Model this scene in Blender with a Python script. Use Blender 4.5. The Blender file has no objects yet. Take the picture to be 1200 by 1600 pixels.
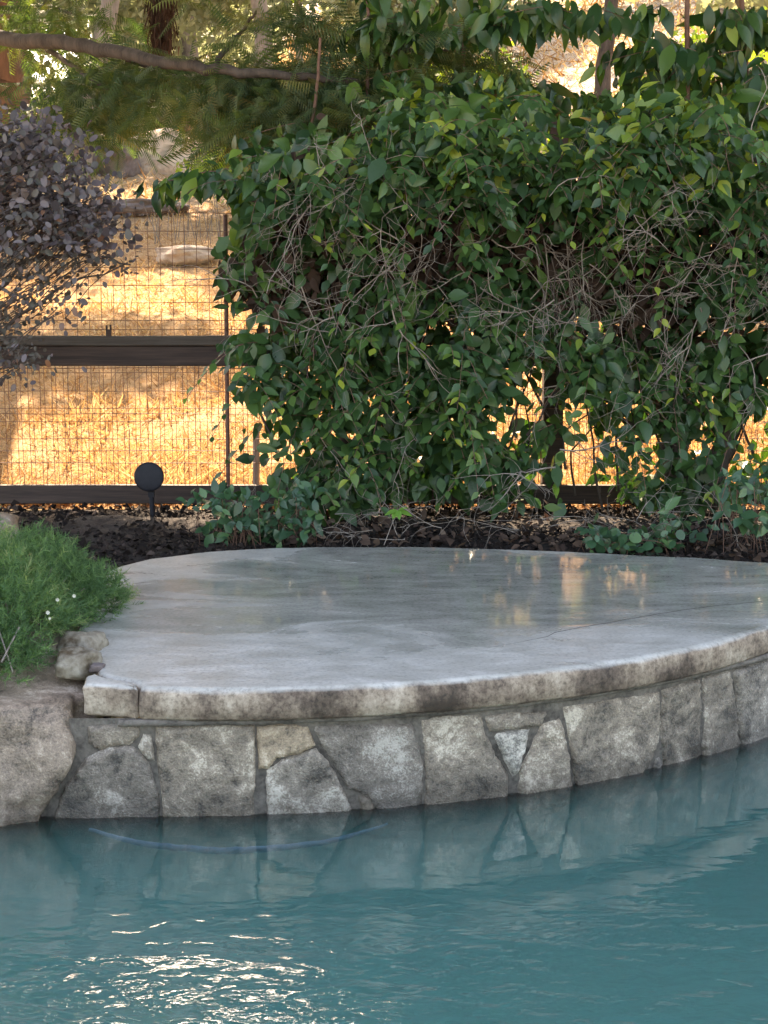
import bpy, bmesh, math, random
import numpy as np
from mathutils import Vector, Matrix, noise
from mathutils.geometry import delaunay_2d_cdt
random.seed(7); rng = np.random.default_rng(7)
R = math.radians
S = bpy.context.scene
COL = S.collection

# ---------------------------------------------------------------- camera, sky, sun, exposure
CAMZ, TILT, F = 0.92, math.atan(350/2200), 2200.0
cd = bpy.data.cameras.new('camera'); cam = bpy.data.objects.new('camera', cd); COL.objects.link(cam)
cam.location = (0, 0, CAMZ); cam.rotation_euler = (R(90) - TILT, 0, 0)
cd.sensor_fit = 'VERTICAL'; cd.sensor_height = 24; cd.lens = 24*F/1600
cd.clip_start = 0.05; cd.clip_end = 600
S.camera = cam
SUN_EL, SUN_AZ = 44, -12          # azimuth from +Y towards +X, degrees
w = bpy.data.worlds.new('World'); S.world = w; w.use_nodes = True
nt = w.node_tree; nt.nodes.clear()
sky = nt.nodes.new('ShaderNodeTexSky'); sky.sky_type = 'NISHITA'; sky.sun_disc = False
sky.sun_elevation = R(SUN_EL); sky.sun_rotation = R(SUN_AZ); sky.air_density = 1.0; sky.dust_density = 2.0
bg = nt.nodes.new('ShaderNodeBackground'); bg.inputs[1].default_value = 0.15
wo = nt.nodes.new('ShaderNodeOutputWorld')
nt.links.new(sky.outputs[0], bg.inputs[0]); nt.links.new(bg.outputs[0], wo.inputs[0])
sl = bpy.data.lights.new('sun', 'SUN'); sl.energy = 4.0; sl.angle = R(0.5); sl.color = (1, .93, .82)
so = bpy.data.objects.new('sun', sl); COL.objects.link(so)
sd = Vector((math.sin(R(SUN_AZ))*math.cos(R(SUN_EL)), math.cos(R(SUN_AZ))*math.cos(R(SUN_EL)), math.sin(R(SUN_EL))))
so.rotation_euler = sd.to_track_quat('Z', 'Y').to_euler(); so.location = sd*50
S.view_settings.view_transform = 'Standard'; S.view_settings.look = 'None'
S.view_settings.exposure = 2.7; S.view_settings.gamma = 1; S.view_settings.use_curve_mapping = False
S.view_settings.use_white_balance = True; S.view_settings.white_balance_temperature = 9000; S.view_settings.white_balance_tint = 17
S.render.engine = 'CYCLES'
S.cycles.use_denoising = True
S.cycles.max_bounces = 7; S.cycles.diffuse_bounces = 3; S.cycles.glossy_bounces = 3
S.cycles.transparent_max_bounces = 8; S.cycles.transmission_bounces = 4; S.cycles.volume_bounces = 7
S.cycles.sample_clamp_indirect = 6; S.cycles.caustics_reflective = False; S.cycles.caustics_refractive = False

WZ = -0.317   # water level; the platform top is z = 0

# ---------------------------------------------------------------- helpers: picture point -> world point
def ray(px, py):
    u = (px-600)/F; v = -(py-800)/F
    return Vector((u, math.cos(TILT)+v*math.sin(TILT), -math.sin(TILT)+v*math.cos(TILT)))
def at_z(px, py, z):
    d = ray(px, py); k = (z-CAMZ)/d.z
    return Vector((d.x*k, d.y*k, z))
def at_y(px, py, y):
    d = ray(px, py); k = y/d.y
    return Vector((d.x*k, y, CAMZ+d.z*k))

# ---------------------------------------------------------------- helpers: objects
def tag(o, label=None, cat=None, group=None, kind=None):
    if label: o['label'] = label
    if cat: o['category'] = cat
    if group: o['group'] = group
    if kind: o['kind'] = kind
    return o
def empty(name, loc):
    o = bpy.data.objects.new(name, None); COL.objects.link(o); o.location = loc
    o.empty_display_size = .1
    return o
def link(name, me, mat=None, parent=None, kind=None):
    o = bpy.data.objects.new(name, me); COL.objects.link(o)
    if mat and not me.materials: me.materials.append(mat)
    if parent:
        o.parent = parent
        o.matrix_parent_inverse = Matrix.Translation(parent.location).inverted() if parent.parent is None else (parent.matrix_parent_inverse @ Matrix.Identity(4)).inverted() @ parent.matrix_parent_inverse
    if kind: o['kind'] = kind
    return o
def mesh_np(name, V, faces, smooth=False, attrs=None):
    """V (n,3); faces: (m,k) int array"""
    me = bpy.data.meshes.new(name)
    V = np.asarray(V, np.float32); Fa = np.asarray(faces, np.int32); m, k = Fa.shape
    me.vertices.add(len(V)); me.vertices.foreach_set('co', V.ravel())
    me.loops.add(m*k); me.loops.foreach_set('vertex_index', Fa.ravel())
    me.polygons.add(m); me.polygons.foreach_set('loop_start', np.arange(0, m*k, k, dtype=np.int32))
    me.polygons.foreach_set('use_smooth', np.full(m, smooth))
    if attrs:
        for a, val in attrs.items():
            at = me.attributes.new(a, 'FLOAT', 'POINT'); at.data.foreach_set('value', np.asarray(val, np.float32))
    me.update(calc_edges=True); me.validate()
    return me
def mesh_bm(name, bm, smooth=False):
    me = bpy.data.meshes.new(name); bm.to_mesh(me); bm.free()
    if smooth: me.polygons.foreach_set('use_smooth', [True]*len(me.polygons))
    return me
def box(name, c, s, mat, parent=None, bev=0.0, rot=None):
    bm = bmesh.new(); bmesh.ops.create_cube(bm, size=1)
    bmesh.ops.scale(bm, vec=s, verts=bm.verts)
    if bev: bmesh.ops.bevel(bm, geom=bm.edges[:], offset=bev, segments=2, affect='EDGES')
    if rot: bmesh.ops.rotate(bm, verts=bm.verts, matrix=rot)
    bmesh.ops.translate(bm, vec=c, verts=bm.verts)
    return link(name, mesh_bm(name, bm), mat, parent)
class Tubes:
    """many tapered tubes collected into one mesh"""
    def __init__(s, sides=5): s.V = []; s.F = []; s.n = 0; s.k = sides
    def add(s, pts, rad):
        P = np.array([tuple(p) for p in pts], float); n = len(P); k = s.k
        rad = np.broadcast_to(np.asarray(rad, float), (n,))
        T = np.gradient(P, axis=0); T /= np.linalg.norm(T, axis=1)[:, None]+1e-9
        up = np.array([0.13, 0.2, 1.0]) if abs(T[0, 2]) < .8 else np.array([1.0, .2, 0.1])
        A = np.cross(T, up); A /= np.linalg.norm(A, axis=1)[:, None]+1e-9
        B = np.cross(T, A)
        th = np.arange(k)*2*np.pi/k
        ring = P[:, None] + rad[:, None, None]*(np.cos(th)[None, :, None]*A[:, None]+np.sin(th)[None, :, None]*B[:, None])
        s.V.append(ring.reshape(-1, 3))
        i = np.arange(n-1)[:, None]*k; j = np.arange(k)[None]; j2 = (j+1) % k
        f = np.stack([i+j, i+j2, i+k+j2, i+k+j], -1).reshape(-1, 4)+s.n
        s.F.append(f); s.n += n*k
    def mesh(s, name): return mesh_np(name, np.concatenate(s.V), np.concatenate(s.F), True)
def curve_pts(ctrl, n=12, jit=0.0):
    """smooth polyline through control points (Catmull-Rom)"""
    C_ = [Vector(c) for c in ctrl]; C_ = [C_[0]*2-C_[1]]+C_+[C_[-1]*2-C_[-2]]
    out = []
    segs = len(C_)-3
    for s_ in range(segs):
        p0, p1, p2, p3 = C_[s_:s_+4]
        m = max(2, n//segs)
        for i in range(m if s_ < segs-1 else m+1):
            t = i/m
            q = .5*((2*p1)+(p2-p0)*t+(2*p0-5*p1+4*p2-p3)*t*t+(3*p1-p0-3*p2+p3)*t**3)
            if jit: q = q+Vector([random.gauss(0, jit) for _ in range(3)])
            out.append(q)
    return out

# leaf templates: y = along the leaf (0..1), x = across (unit width = 1), z = up
def leaf_tpl(wd=.5, fold=.12, droop=.12, tip=1.0, round_=False):
    st = [(.10, .42), (.28, .92), (.48, 1.0), (.68, .72), (.86, .30)] if not round_ else [(.10, .62), (.28, .95), (.5, 1.0), (.72, .88), (.9, .5)]
    V = [(0, 0, 0), (0, tip, -droop)]; T = []
    for t, w_ in st:
        z = -droop*t*t; V += [(0, t, z), (-wd*.5*w_, t+.01, z+fold*w_*.5), (wd*.5*w_, t+.01, z+fold*w_*.5)]
    T += [(0, 4, 2), (0, 2, 3)]
    for i in range(4):
        b = 2+3*i; T += [(b, b+2, b+5), (b, b+5, b+3), (b, b+3, b+4), (b, b+4, b+1)]
    b = 14; T += [(b, b+2, 1), (b, 1, b+1)]
    return np.array(V, float), np.array(T)
LEAF = leaf_tpl(.52, .1, .14); LEAF_LONG = leaf_tpl(.40, .08, .25); LEAF_OVAL = leaf_tpl(.62, .12, .12, 1.0, True); LEAF_ROUND = leaf_tpl(.78, .06, .08, 1.0, True)
QUAD = (np.array([(0, 0, 0), (-.3, .5, .05), (.3, .5, .05), (0, 1, -.08)], float), np.array([(0, 2, 1), (1, 2, 3)]))
def frames(a, n):
    """a: leaf axis, n: approximate normal -> rotation matrices with columns (x, y, z)"""
    a = a/(np.linalg.norm(a, axis=1)[:, None]+1e-9)
    x = np.cross(a, n); x /= np.linalg.norm(x, axis=1)[:, None]+1e-9
    z = np.cross(x, a)
    return np.stack([x, a, z], -1)
def scatter(name, tpl, P, M, size, rnd, mat, parent, kind='stuff', smooth=True):
    V, T = tpl; n = len(P); k = len(V); rc = np.random.default_rng(n+k)
    Vn = np.repeat(V[None], n, 0); Vn[:, :, 2] *= rc.uniform(-.4, 2.6, n)[:, None]; Vn[:, :, 0] *= rc.uniform(.72, 1.18, n)[:, None]
    W_ = np.einsum('nij,nkj->nki', M, Vn)*np.asarray(size).reshape(-1, 1, 1)+P[:, None]
    Fa = (T[None]+(np.arange(n)*k)[:, None, None]).reshape(-1, 3)
    me = mesh_np(name, W_.reshape(-1, 3), Fa, smooth, {'rnd': np.repeat(rnd, k)})
    return link(name, me, mat, parent, kind)

# ---------------------------------------------------------------- materials
def M(name):
    m = bpy.data.materials.new(name); m.use_nodes = True
    n = m.node_tree; n.nodes.clear()
    out = n.nodes.new('ShaderNodeOutputMaterial')
    return m, n, out
def N(n, t, **kw):
    nd = n.nodes.new(t)
    for k, v in kw.items():
        if k.startswith('i_'):
            key = k[2:]; key = int(key) if key.isdigit() else key
            nd.inputs[key].default_value = v
        else: setattr(nd, k, v)
    return nd
def ramp(n, stops, interp='LINEAR'):
    r = n.nodes.new('ShaderNodeValToRGB'); r.color_ramp.interpolation = interp
    e = r.color_ramp.elements
    while len(e) > 1: e.remove(e[0])
    e[0].position = stops[0][0]; e[0].color = (*stops[0][1], 1) if len(stops[0][1]) == 3 else stops[0][1]
    for p, c in stops[1:]:
        x = e.new(p); x.color = (*c, 1) if len(c) == 3 else c
    return r
def g(v): return (v, v, v)
def coords(n, scale=(1, 1, 1), obj=True):
    tc = N(n, 'ShaderNodeNewGeometry'); mp = N(n, 'ShaderNodeMapping'); mp.inputs['Scale'].default_value = scale
    n.links.new(tc.outputs['Position'], mp.inputs[0]); return mp.outputs[0]
def noise_n(n, vec, sc, det=4, rough=.55, dist=0.0):
    t = N(n, 'ShaderNodeTexNoise'); t.inputs['Scale'].default_value = sc; t.inputs['Detail'].default_value = det
    t.inputs['Roughness'].default_value = rough; t.inputs['Distortion'].default_value = dist
    n.links.new(vec, t.inputs['Vector']); return t.outputs[0]
def mixc(n, f, a, b, mode='MIX'):
    m = N(n, 'ShaderNodeMix', data_type='RGBA', blend_type=mode)
    for s_, v in ((m.inputs[0], f), (m.inputs[6], a), (m.inputs[7], b)):
        if isinstance(v, (int, float)): s_.default_value = v
        elif isinstance(v, tuple): s_.default_value = (*v, 1)
        else: n.links.new(v, s_)
    return m.outputs[2]
def math_n(n, op, a, b=0.0, clamp=False):
    m = N(n, 'ShaderNodeMath', operation=op, use_clamp=clamp)
    for s_, v in ((m.inputs[0], a), (m.inputs[1], b)):
        if isinstance(v, (int, float)): s_.default_value = v
        else: n.links.new(v, s_)
    return m.outputs[0]
def bump(n, h, st=.5, d=.01, nrm=None):
    b = N(n, 'ShaderNodeBump'); b.inputs['Strength'].default_value = st; b.inputs['Distance'].default_value = d
    n.links.new(h, b.inputs['Height'])
    if nrm: n.links.new(nrm, b.inputs['Normal'])
    return b.outputs[0]

def leaf_mat(name, stops, trans=.35, rough=.38, tcol=(1.3, 1.5, .45), spec=.5):
    m, n, out = M(name)
    at = N(n, 'ShaderNodeAttribute', attribute_name='rnd')
    oi = N(n, 'ShaderNodeObjectInfo')
    v = math_n(n, 'FRACT', math_n(n, 'ADD', at.outputs['Fac'], oi.outputs['Random'])) if name.endswith('_piece') else at.outputs['Fac']
    r = ramp(n, stops); n.links.new(v, r.inputs[0])
    p = N(n, 'ShaderNodeBsdfPrincipled'); p.inputs['Roughness'].default_value = rough; p.inputs['Specular IOR Level'].default_value = spec
    n.links.new(r.outputs[0], p.inputs['Base Color'])
    nz = noise_n(n, coords(n), 60, 2)
    n.links.new(bump(n, nz, .25, .004), p.inputs['Normal'])
    t = N(n, 'ShaderNodeBsdfTranslucent'); n.links.new(mixc(n, 1.0, r.outputs[0], tcol, 'MULTIPLY'), t.inputs[0])
    mx = N(n, 'ShaderNodeMixShader'); mx.inputs[0].default_value = trans
    n.links.new(p.outputs[0], mx.inputs[1]); n.links.new(t.outputs[0], mx.inputs[2]); n.links.new(mx.outputs[0], out.inputs[0])
    return m
def simple(name, c1, c2, sc=8, rough=.8, bs=.4, bd=.01, stretch=(1, 1, 1), spec=.5, metallic=0.0, fine=6):
    m, n, out = M(name)
    co = coords(n, stretch); a = noise_n(n, co, sc, 5, .6); b = noise_n(n, co, sc*fine, 4, .6)
    f = math_n(n, 'ADD', math_n(n, 'MULTIPLY', a, .65), math_n(n, 'MULTIPLY', b, .35))
    r = ramp(n, [(.36, c1), (.62, c2)]); n.links.new(f, r.inputs[0])
    p = N(n, 'ShaderNodeBsdfPrincipled'); p.inputs['Roughness'].default_value = rough
    p.inputs['Specular IOR Level'].default_value = spec; p.inputs['Metallic'].default_value = metallic
    n.links.new(r.outputs[0], p.inputs['Base Color']); n.links.new(bump(n, f, bs, bd), p.inputs['Normal'])
    n.links.new(p.outputs[0], out.inputs[0]); return m

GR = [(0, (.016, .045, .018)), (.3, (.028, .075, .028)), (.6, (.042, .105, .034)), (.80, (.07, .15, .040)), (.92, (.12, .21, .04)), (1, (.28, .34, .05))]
m_hedge = leaf_mat('hedge_leaf', GR, .30, .36)
m_hedge_p = leaf_mat('hedge_leaf_piece', GR, .30, .36)
DR = [(0, (.014, .045, .02)), (.45, (.028, .085, .03)), (.8, (.07, .15, .035)), (1, (.18, .28, .05))]
m_tall = leaf_mat('tall_leaf', DR, .38, .3)
m_tall_p = leaf_mat('tall_leaf_piece', DR, .38, .3)
PU = [(0, (.03, .027, .03)), (.3, (.085, .07, .078)), (.55, (.15, .13, .14)), (.75, (.06, .065, .055)), (.92, (.12, .09, .08)), (1, (.22, .10, .05))]
m_purple = leaf_mat('purple_leaf', PU, .2, .5, (1.4, .9, .5))
m_purple_p = leaf_mat('purple_leaf_piece', PU, .2, .5, (1.4, .9, .5))
m_low = leaf_mat('low_leaf', [(0, (.02, .06, .03)), (.6, (.04, .11, .055)), (1, (.08, .17, .06))], .2, .33)
m_low_p = leaf_mat('low_leaf_piece', [(0, (.02, .06, .03)), (.6, (.04, .11, .055)), (1, (.08, .17, .06))], .2, .33)
m_seed_p = leaf_mat('seedling_leaf_piece', [(0, (.10, .26, .05)), (1, (.16, .34, .06))], .35, .35)
m_fern = leaf_mat('fern_needle', [(0, (.04, .095, .04)), (.5, (.09, .185, .085)), (.85, (.17, .29, .11)), (1, (.34, .37, .20))], .35, .6, spec=.25)
m_conifer = leaf_mat('conifer_needle', [(0, (.04, .075, .04)), (.5, (.075, .13, .065)), (.8, (.14, .17, .07)), (1, (.24, .18, .09))], .45, .55)
m_canopy = leaf_mat('canopy_leaf', [(0, (.03, .06, .02)), (.6, (.05, .10, .03)), (1, (.10, .15, .04))], .3, .4)
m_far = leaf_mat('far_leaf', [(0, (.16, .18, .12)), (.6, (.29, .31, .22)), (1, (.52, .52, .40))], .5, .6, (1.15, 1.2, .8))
m_bright = leaf_mat('bright_leaf', [(0, (.16, .24, .05)), (1, (.32, .40, .09))], .5, .5)
m_dead = leaf_mat('dead_leaf', [(0, (.035, .022, .018)), (.6, (.09, .058, .043)), (1, (.19, .14, .105))], .15, .8, (1.3, .8, .5), .2)
m_deadneedle = leaf_mat('dead_needle', [(0, (.035, .022, .018)), (1, (.09, .055, .045))], .2, .8, (1.3, .8, .5), .2)
m_grass = leaf_mat('dry_grass_blade', [(0, (.18, .09, .04)), (.2, (.36, .21, .11)), (.6, (.60, .42, .23)), (1, (.80, .67, .46))], .3, .8, (1.1, .9, .6), .1)
m_bark = simple('bark', (.028, .021, .018), (.085, .066, .055), 14, .9, .8, .012, (1, 1, .3))
m_redbark = simple('red_bark', (.08, .045, .035), (.22, .13, .10), 9, .9, .8, .02, (1, 1, .15))
m_palebark = simple('pale_bark', (.16, .13, .11), (.34, .29, .25), 6, .9, .6, .02, (1, 1, .4))
m_twig = simple('twig', (.13, .105, .09), (.34, .29, .25), 20, .85, .3, .003)
m_stem = simple('stem', (.10, .05, .035), (.20, .11, .08), 30, .8, .3, .003)
m_rail = simple('rail_wood', (.020, .012, .010), (.075, .046, .038), 6, .75, .5, .004, (.25, 3, 6))
m_cap = simple('cap_wood', (.055, .043, .036), (.11, .09, .075), 6, .8, .5, .004, (.25, 3, 6))
m_wire = simple('rusty_wire', (.14, .06, .035), (.28, .15, .10), 40, .7, .2, .001)
m_post = simple('rusty_steel', (.10, .05, .04), (.20, .12, .10), 30, .6, .3, .002, metallic=.3)
m_black = simple('black_metal', (.006, .007, .011), (.013, .014, .021), 30, .6, .15, .001, spec=.3)
m_mulch = simple('mulch', (.010, .007, .006), (.034, .024, .020), 22, .95, 1.0, .03)
m_chip = leaf_mat('bark_chip', [(0, (.010, .007, .006)), (.75, (.028, .019, .016)), (1, (.09, .065, .055))], .02, .9, (1, 1, 1), .2)
m_flower = simple('white_petal', (.5, .5, .42), (.7, .7, .6), 30, .7, .1, .001)
m_plaster = simple('pool_plaster', (.22, .56, .52), (.30, .66, .62), 1.5, .7, .1, .005)
m_blue = simple('arc_blue', (.12, .46, .62), (.24, .62, .80), 30, .95, .2, .001)
m_deck = simple('deck_concrete', (.22, .21, .19), (.36, .35, .32), 3, .8, .3, .004)
m_hillrock = simple('hill_rock', (.32, .22, .16), (.62, .50, .38), 2.2, .9, 1.0, .06)
m_darkrock = simple('dark_rock', (.09, .07, .07), (.22, .18, .17), 3, .9, 1.0, .05)  # for dark rocks and the tree-shade shape on the hill

def m_field_():
    m, n, out = M('dry_field')
    co = coords(n); a = noise_n(n, co, .35, 4); b = noise_n(n, co, 9, 6, .7); c = noise_n(n, coords(n, (1, 3.5, 1)), 26, 4, .7)
    f = math_n(n, 'ADD', math_n(n, 'MULTIPLY', a, .3), math_n(n, 'ADD', math_n(n, 'MULTIPLY', b, .4), math_n(n, 'MULTIPLY', c, .3)))
    r = ramp(n, [(.34, (.14, .06, .03)), (.45, (.36, .21, .11)), (.55, (.54, .36, .20)), (.68, (.62, .49, .33))]); n.links.new(f, r.inputs[0])
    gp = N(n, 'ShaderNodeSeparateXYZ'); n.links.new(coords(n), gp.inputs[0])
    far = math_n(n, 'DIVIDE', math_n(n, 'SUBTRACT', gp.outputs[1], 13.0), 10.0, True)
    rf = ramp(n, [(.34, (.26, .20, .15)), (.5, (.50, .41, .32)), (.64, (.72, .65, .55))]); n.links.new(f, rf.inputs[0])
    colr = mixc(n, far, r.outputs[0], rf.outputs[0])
    p = N(n, 'ShaderNodeBsdfPrincipled'); p.inputs['Roughness'].default_value = .95; p.inputs['Specular IOR Level'].default_value = .1
    n.links.new(colr, p.inputs['Base Color']); n.links.new(bump(n, f, .8, .05), p.inputs['Normal']); n.links.new(p.outputs[0], out.inputs[0]); return m
m_field = m_field_()

def m_concrete_():
    """platform top and its weathered edge; position based stains"""
    m, n, out = M('platform_concrete')
    geo = N(n, 'ShaderNodeNewGeometry'); sx = N(n, 'ShaderNodeSeparateXYZ'); n.links.new(geo.outputs['Normal'], sx.inputs[0])
    ps = N(n, 'ShaderNodeSeparateXYZ'); n.links.new(geo.outputs['Position'], ps.inputs[0])
    co = coords(n); st = coords(n, (1, 2.2, 1))
    big = noise_n(n, st, 1.6, 5, .6, .6); mid = noise_n(n, st, 7, 6, .65, .4); fine = noise_n(n, co, 90, 4, .7)
    # wet area grows towards the middle of the slab
    dx = math_n(n, 'MULTIPLY', math_n(n, 'SUBTRACT', ps.outputs[0], .45), .75); dy = math_n(n, 'MULTIPLY', math_n(n, 'SUBTRACT', ps.outputs[1], 4.35), 1.25)
    rr = math_n(n, 'SQRT', math_n(n, 'ADD', math_n(n, 'MULTIPLY', dx, dx), math_n(n, 'MULTIPLY', dy, dy)))
    wetv = math_n(n, 'SUBTRACT', math_n(n, 'ADD', math_n(n, 'MULTIPLY', big, 1.1), math_n(n, 'MULTIPLY', mid, .35)), math_n(n, 'MULTIPLY', rr, .50))
    wet = ramp(n, [(.22, g(0)), (.42, g(1))]); n.links.new(wetv, wet.inputs[0])
    dry = ramp(n, [(.33, (.33, .325, .295)), (.5, (.405, .40, .37)), (.66, (.49, .485, .455))]); n.links.new(mid, dry.inputs[0])
    wc = ramp(n, [(.35, (.19, .19, .17)), (.5, (.25, .25, .225)), (.66, (.32, .32, .29))]); n.links.new(mid, wc.inputs[0])
    top = mixc(n, wet.outputs[0], dry.outputs[0], wc.outputs[0])
    sp = ramp(n, [(.36, g(.72)), (.46, g(.95)), (.6, g(1.06))]); n.links.new(fine, sp.inputs[0])
    top = mixc(n, 1.0, top, sp.outputs[0], 'MULTIPLY')
    # side: brown lichen, dark runs
    vr = noise_n(n, coords(n, (1, 1, .28)), 14, 5, .65); blot = noise_n(n, co, 5.5, 5, .6)
    sf = math_n(n, 'ADD', math_n(n, 'MULTIPLY', vr, .30), math_n(n, 'ADD', math_n(n, 'MULTIPLY', blot, .55), math_n(n, 'MULTIPLY', fine, .15)))
    sc_ = ramp(n, [(.40, (.055, .038, .027)), (.46, (.14, .10, .075)), (.52, (.28, .215, .16)), (.60, (.48, .40, .32))]); n.links.new(sf, sc_.inputs[0])
    side = mixc(n, 1.0, sc_.outputs[0], sp.outputs[0], 'MULTIPLY')
    upf = ramp(n, [(.45, g(0)), (.85, g(1))]); n.links.new(math_n(n, 'ADD', sx.outputs[2], math_n(n, 'MULTIPLY', math_n(n, 'SUBTRACT', mid, .5), .5)), upf.inputs[0])
    c = mixc(n, upf.outputs[0], side, top)
    p = N(n, 'ShaderNodeBsdfPrincipled'); n.links.new(c, p.inputs['Base Color'])
    rg = ramp(n, [(0, g(.38)), (.5, g(.16)), (1, g(.03))]); n.links.new(wet.outputs[0], rg.inputs[0])
    rgh = math_n(n, 'ADD', rg.outputs[0], math_n(n, 'MULTIPLY', math_n(n, 'SUBTRACT', mid, .45), .22), True)
    rgh = math_n(n, 'MAXIMUM', rgh, math_n(n, 'MULTIPLY', math_n(n, 'SUBTRACT', 1.0, upf.outputs[0]), .75))
    n.links.new(math_n(n, 'MAXIMUM', rgh, .04), p.inputs['Roughness'])
    hb = math_n(n, 'ADD', math_n(n, 'MULTIPLY', mid, .5), math_n(n, 'MULTIPLY', fine, .10))
    b1 = bump(n, math_n(n, 'MULTIPLY', hb, math_n(n, 'SUBTRACT', 1.0, math_n(n, 'MULTIPLY', wet.outputs[0], .8))), .45, .008); n.links.new(b1, p.inputs['Normal'])
    n.links.new(p.outputs[0], out.inputs[0]); return m
m_conc = m_concrete_()

def m_stone_(name, base, var, tone=1.0):
    m, n, out = M(name)
    oi = N(n, 'ShaderNodeObjectInfo')
    co0 = coords(n); add = N(n, 'ShaderNodeVectorMath', operation='ADD'); n.links.new(co0, add.inputs[0])
    sc3 = N(n, 'ShaderNodeVectorMath', operation='SCALE'); sc3.inputs[0].default_value = (3, 7, 5); n.links.new(oi.outputs['Random'], sc3.inputs['Scale']); n.links.new(sc3.outputs[0], add.inputs[1])
    co = add.outputs[0]
    a = noise_n(n, co, 9, 6, .65, .5); b = noise_n(n, co, 55, 5, .75); v = noise_n(n, co, 210, 2, .7)
    f = math_n(n, 'ADD', math_n(n, 'MULTIPLY', a, .52), math_n(n, 'ADD', math_n(n, 'MULTIPLY', b, .28), math_n(n, 'MULTIPLY', v, .20)))
    def k(c, s_): return tuple(x*s_*tone for x in c)
    r = ramp(n, [(.40, k(base, .20)), (.46, k(base, .6)), (.53, base), (.60, var)]); n.links.new(f, r.inputs[0])
    rnd = ramp(n, [(0, (.62, .62, .64)), (.35, (1.1, 1.02, .92)), (.7, (.85, .80, .74)), (1, (1.2, 1.2, 1.2))]); n.links.new(oi.outputs['Random'], rnd.inputs[0])
    c = mixc(n, 1.0, r.outputs[0], rnd.outputs[0], 'MULTIPLY')
    # algae and tide mark near the water line, white scale just above, dark grime under the coping
    ps = N(n, 'ShaderNodeSeparateXYZ'); n.links.new(co0, ps.inputs[0])
    zz = math_n(n, 'ADD', ps.outputs[2], math_n(n, 'MULTIPLY', math_n(n, 'SUBTRACT', a, .5), .07))
    tide = ramp(n, [(0, g(.55)), (.45, g(.5)), (.62, g(.72)), (1, g(1))])
    n.links.new(math_n(n, 'DIVIDE', math_n(n, 'SUBTRACT', zz, WZ-.05), .16, True), tide.inputs[0])
    c = mixc(n, 1.0, c, tide.outputs[0], 'MULTIPLY')
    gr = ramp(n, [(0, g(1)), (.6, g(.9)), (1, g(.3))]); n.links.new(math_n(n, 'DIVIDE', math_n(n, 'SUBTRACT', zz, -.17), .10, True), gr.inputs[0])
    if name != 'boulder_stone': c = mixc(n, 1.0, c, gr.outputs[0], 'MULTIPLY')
    p = N(n, 'ShaderNodeBsdfPrincipled'); n.links.new(c, p.inputs['Base Color'])
    rr = ramp(n, [(.35, g(.3)), (.6, g(.65))]); n.links.new(b, rr.inputs[0]); n.links.new(rr.outputs[0], p.inputs['Roughness'])
    n.links.new(bump(n, f, 1.0, .014), p.inputs['Normal']); n.links.new(p.outputs[0], out.inputs[0]); return m
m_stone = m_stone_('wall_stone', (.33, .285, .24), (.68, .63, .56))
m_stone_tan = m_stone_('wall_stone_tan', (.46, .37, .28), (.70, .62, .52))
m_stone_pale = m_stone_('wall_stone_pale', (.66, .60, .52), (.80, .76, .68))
m_boulder = m_stone_('boulder_stone', (.36, .29, .24), (.60, .53, .47))
m_mortar = simple('mortar', (.035, .029, .024), (.19, .165, .14), 16, .85, .7, .006)

def m_water_():
    m, n, out = M('water')
    c1 = coords(n, (1, 2.1, 1)); c2 = coords(n, (1, 1.7, 1))
    n1 = noise_n(n, c1, 3.2, 2, .5, .7); n2 = noise_n(n, c2, 15, 2, .5, .5); n3 = noise_n(n, c2, 48, 2, .5)
    # ripples stronger away from the wall
    ps = N(n, 'ShaderNodeSeparateXYZ'); n.links.new(coords(n), ps.inputs[0])
    kr = ramp(n, [(0, g(1)), (.32, g(.6)), (.5, g(.14)), (.75, g(.04)), (1, g(.02))]); n.links.new(math_n(n, 'DIVIDE', math_n(n, 'SUBTRACT', ps.outputs[1], 2.1), 1.2, True), kr.inputs[0]); k = kr.outputs[0]
    h = math_n(n, 'ADD', math_n(n, 'MULTIPLY', n1, math_n(n, 'ADD', math_n(n, 'MULTIPLY', k, .75), .05)), math_n(n, 'MULTIPLY', math_n(n, 'ADD', math_n(n, 'MULTIPLY', n2, .30), math_n(n, 'MULTIPLY', n3, .035)), k))
    bn = bump(n, h, 1.0, .022)
    fr = N(n, 'ShaderNodeFresnel'); fr.inputs[0].default_value = 2.0; n.links.new(bn, fr.inputs['Normal'])
    gl = N(n, 'ShaderNodeBsdfGlossy'); gl.inputs['Roughness'].default_value = .0; n.links.new(bn, gl.inputs['Normal'])
    tr = N(n, 'ShaderNodeBsdfTransparent'); tr.inputs[0].default_value = (1, 1, 1, 1)
    m2 = N(n, 'ShaderNodeMixShader'); n.links.new(math_n(n, 'MULTIPLY', fr.outputs[0], 1.45, True), m2.inputs[0]); n.links.new(tr.outputs[0], m2.inputs[1]); n.links.new(gl.outputs[0], m2.inputs[2])
    vs = N(n, 'ShaderNodeVolumeScatter'); vs.inputs['Color'].default_value = (.30, .99, .93, 1); vs.inputs['Density'].default_value = 6.5
    va = N(n, 'ShaderNodeVolumeAbsorption'); va.inputs['Color'].default_value = (.0, .985, .93, 1); va.inputs['Density'].default_value = 1.5
    ad = N(n, 'ShaderNodeAddShader'); n.links.new(vs.outputs[0], ad.inputs[0]); n.links.new(va.outputs[0], ad.inputs[1]); n.links.new(ad.outputs[0], out.inputs['Volume'])
    n.links.new(m2.outputs[0], out.inputs[0]); return m
m_water = m_water_()

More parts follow.
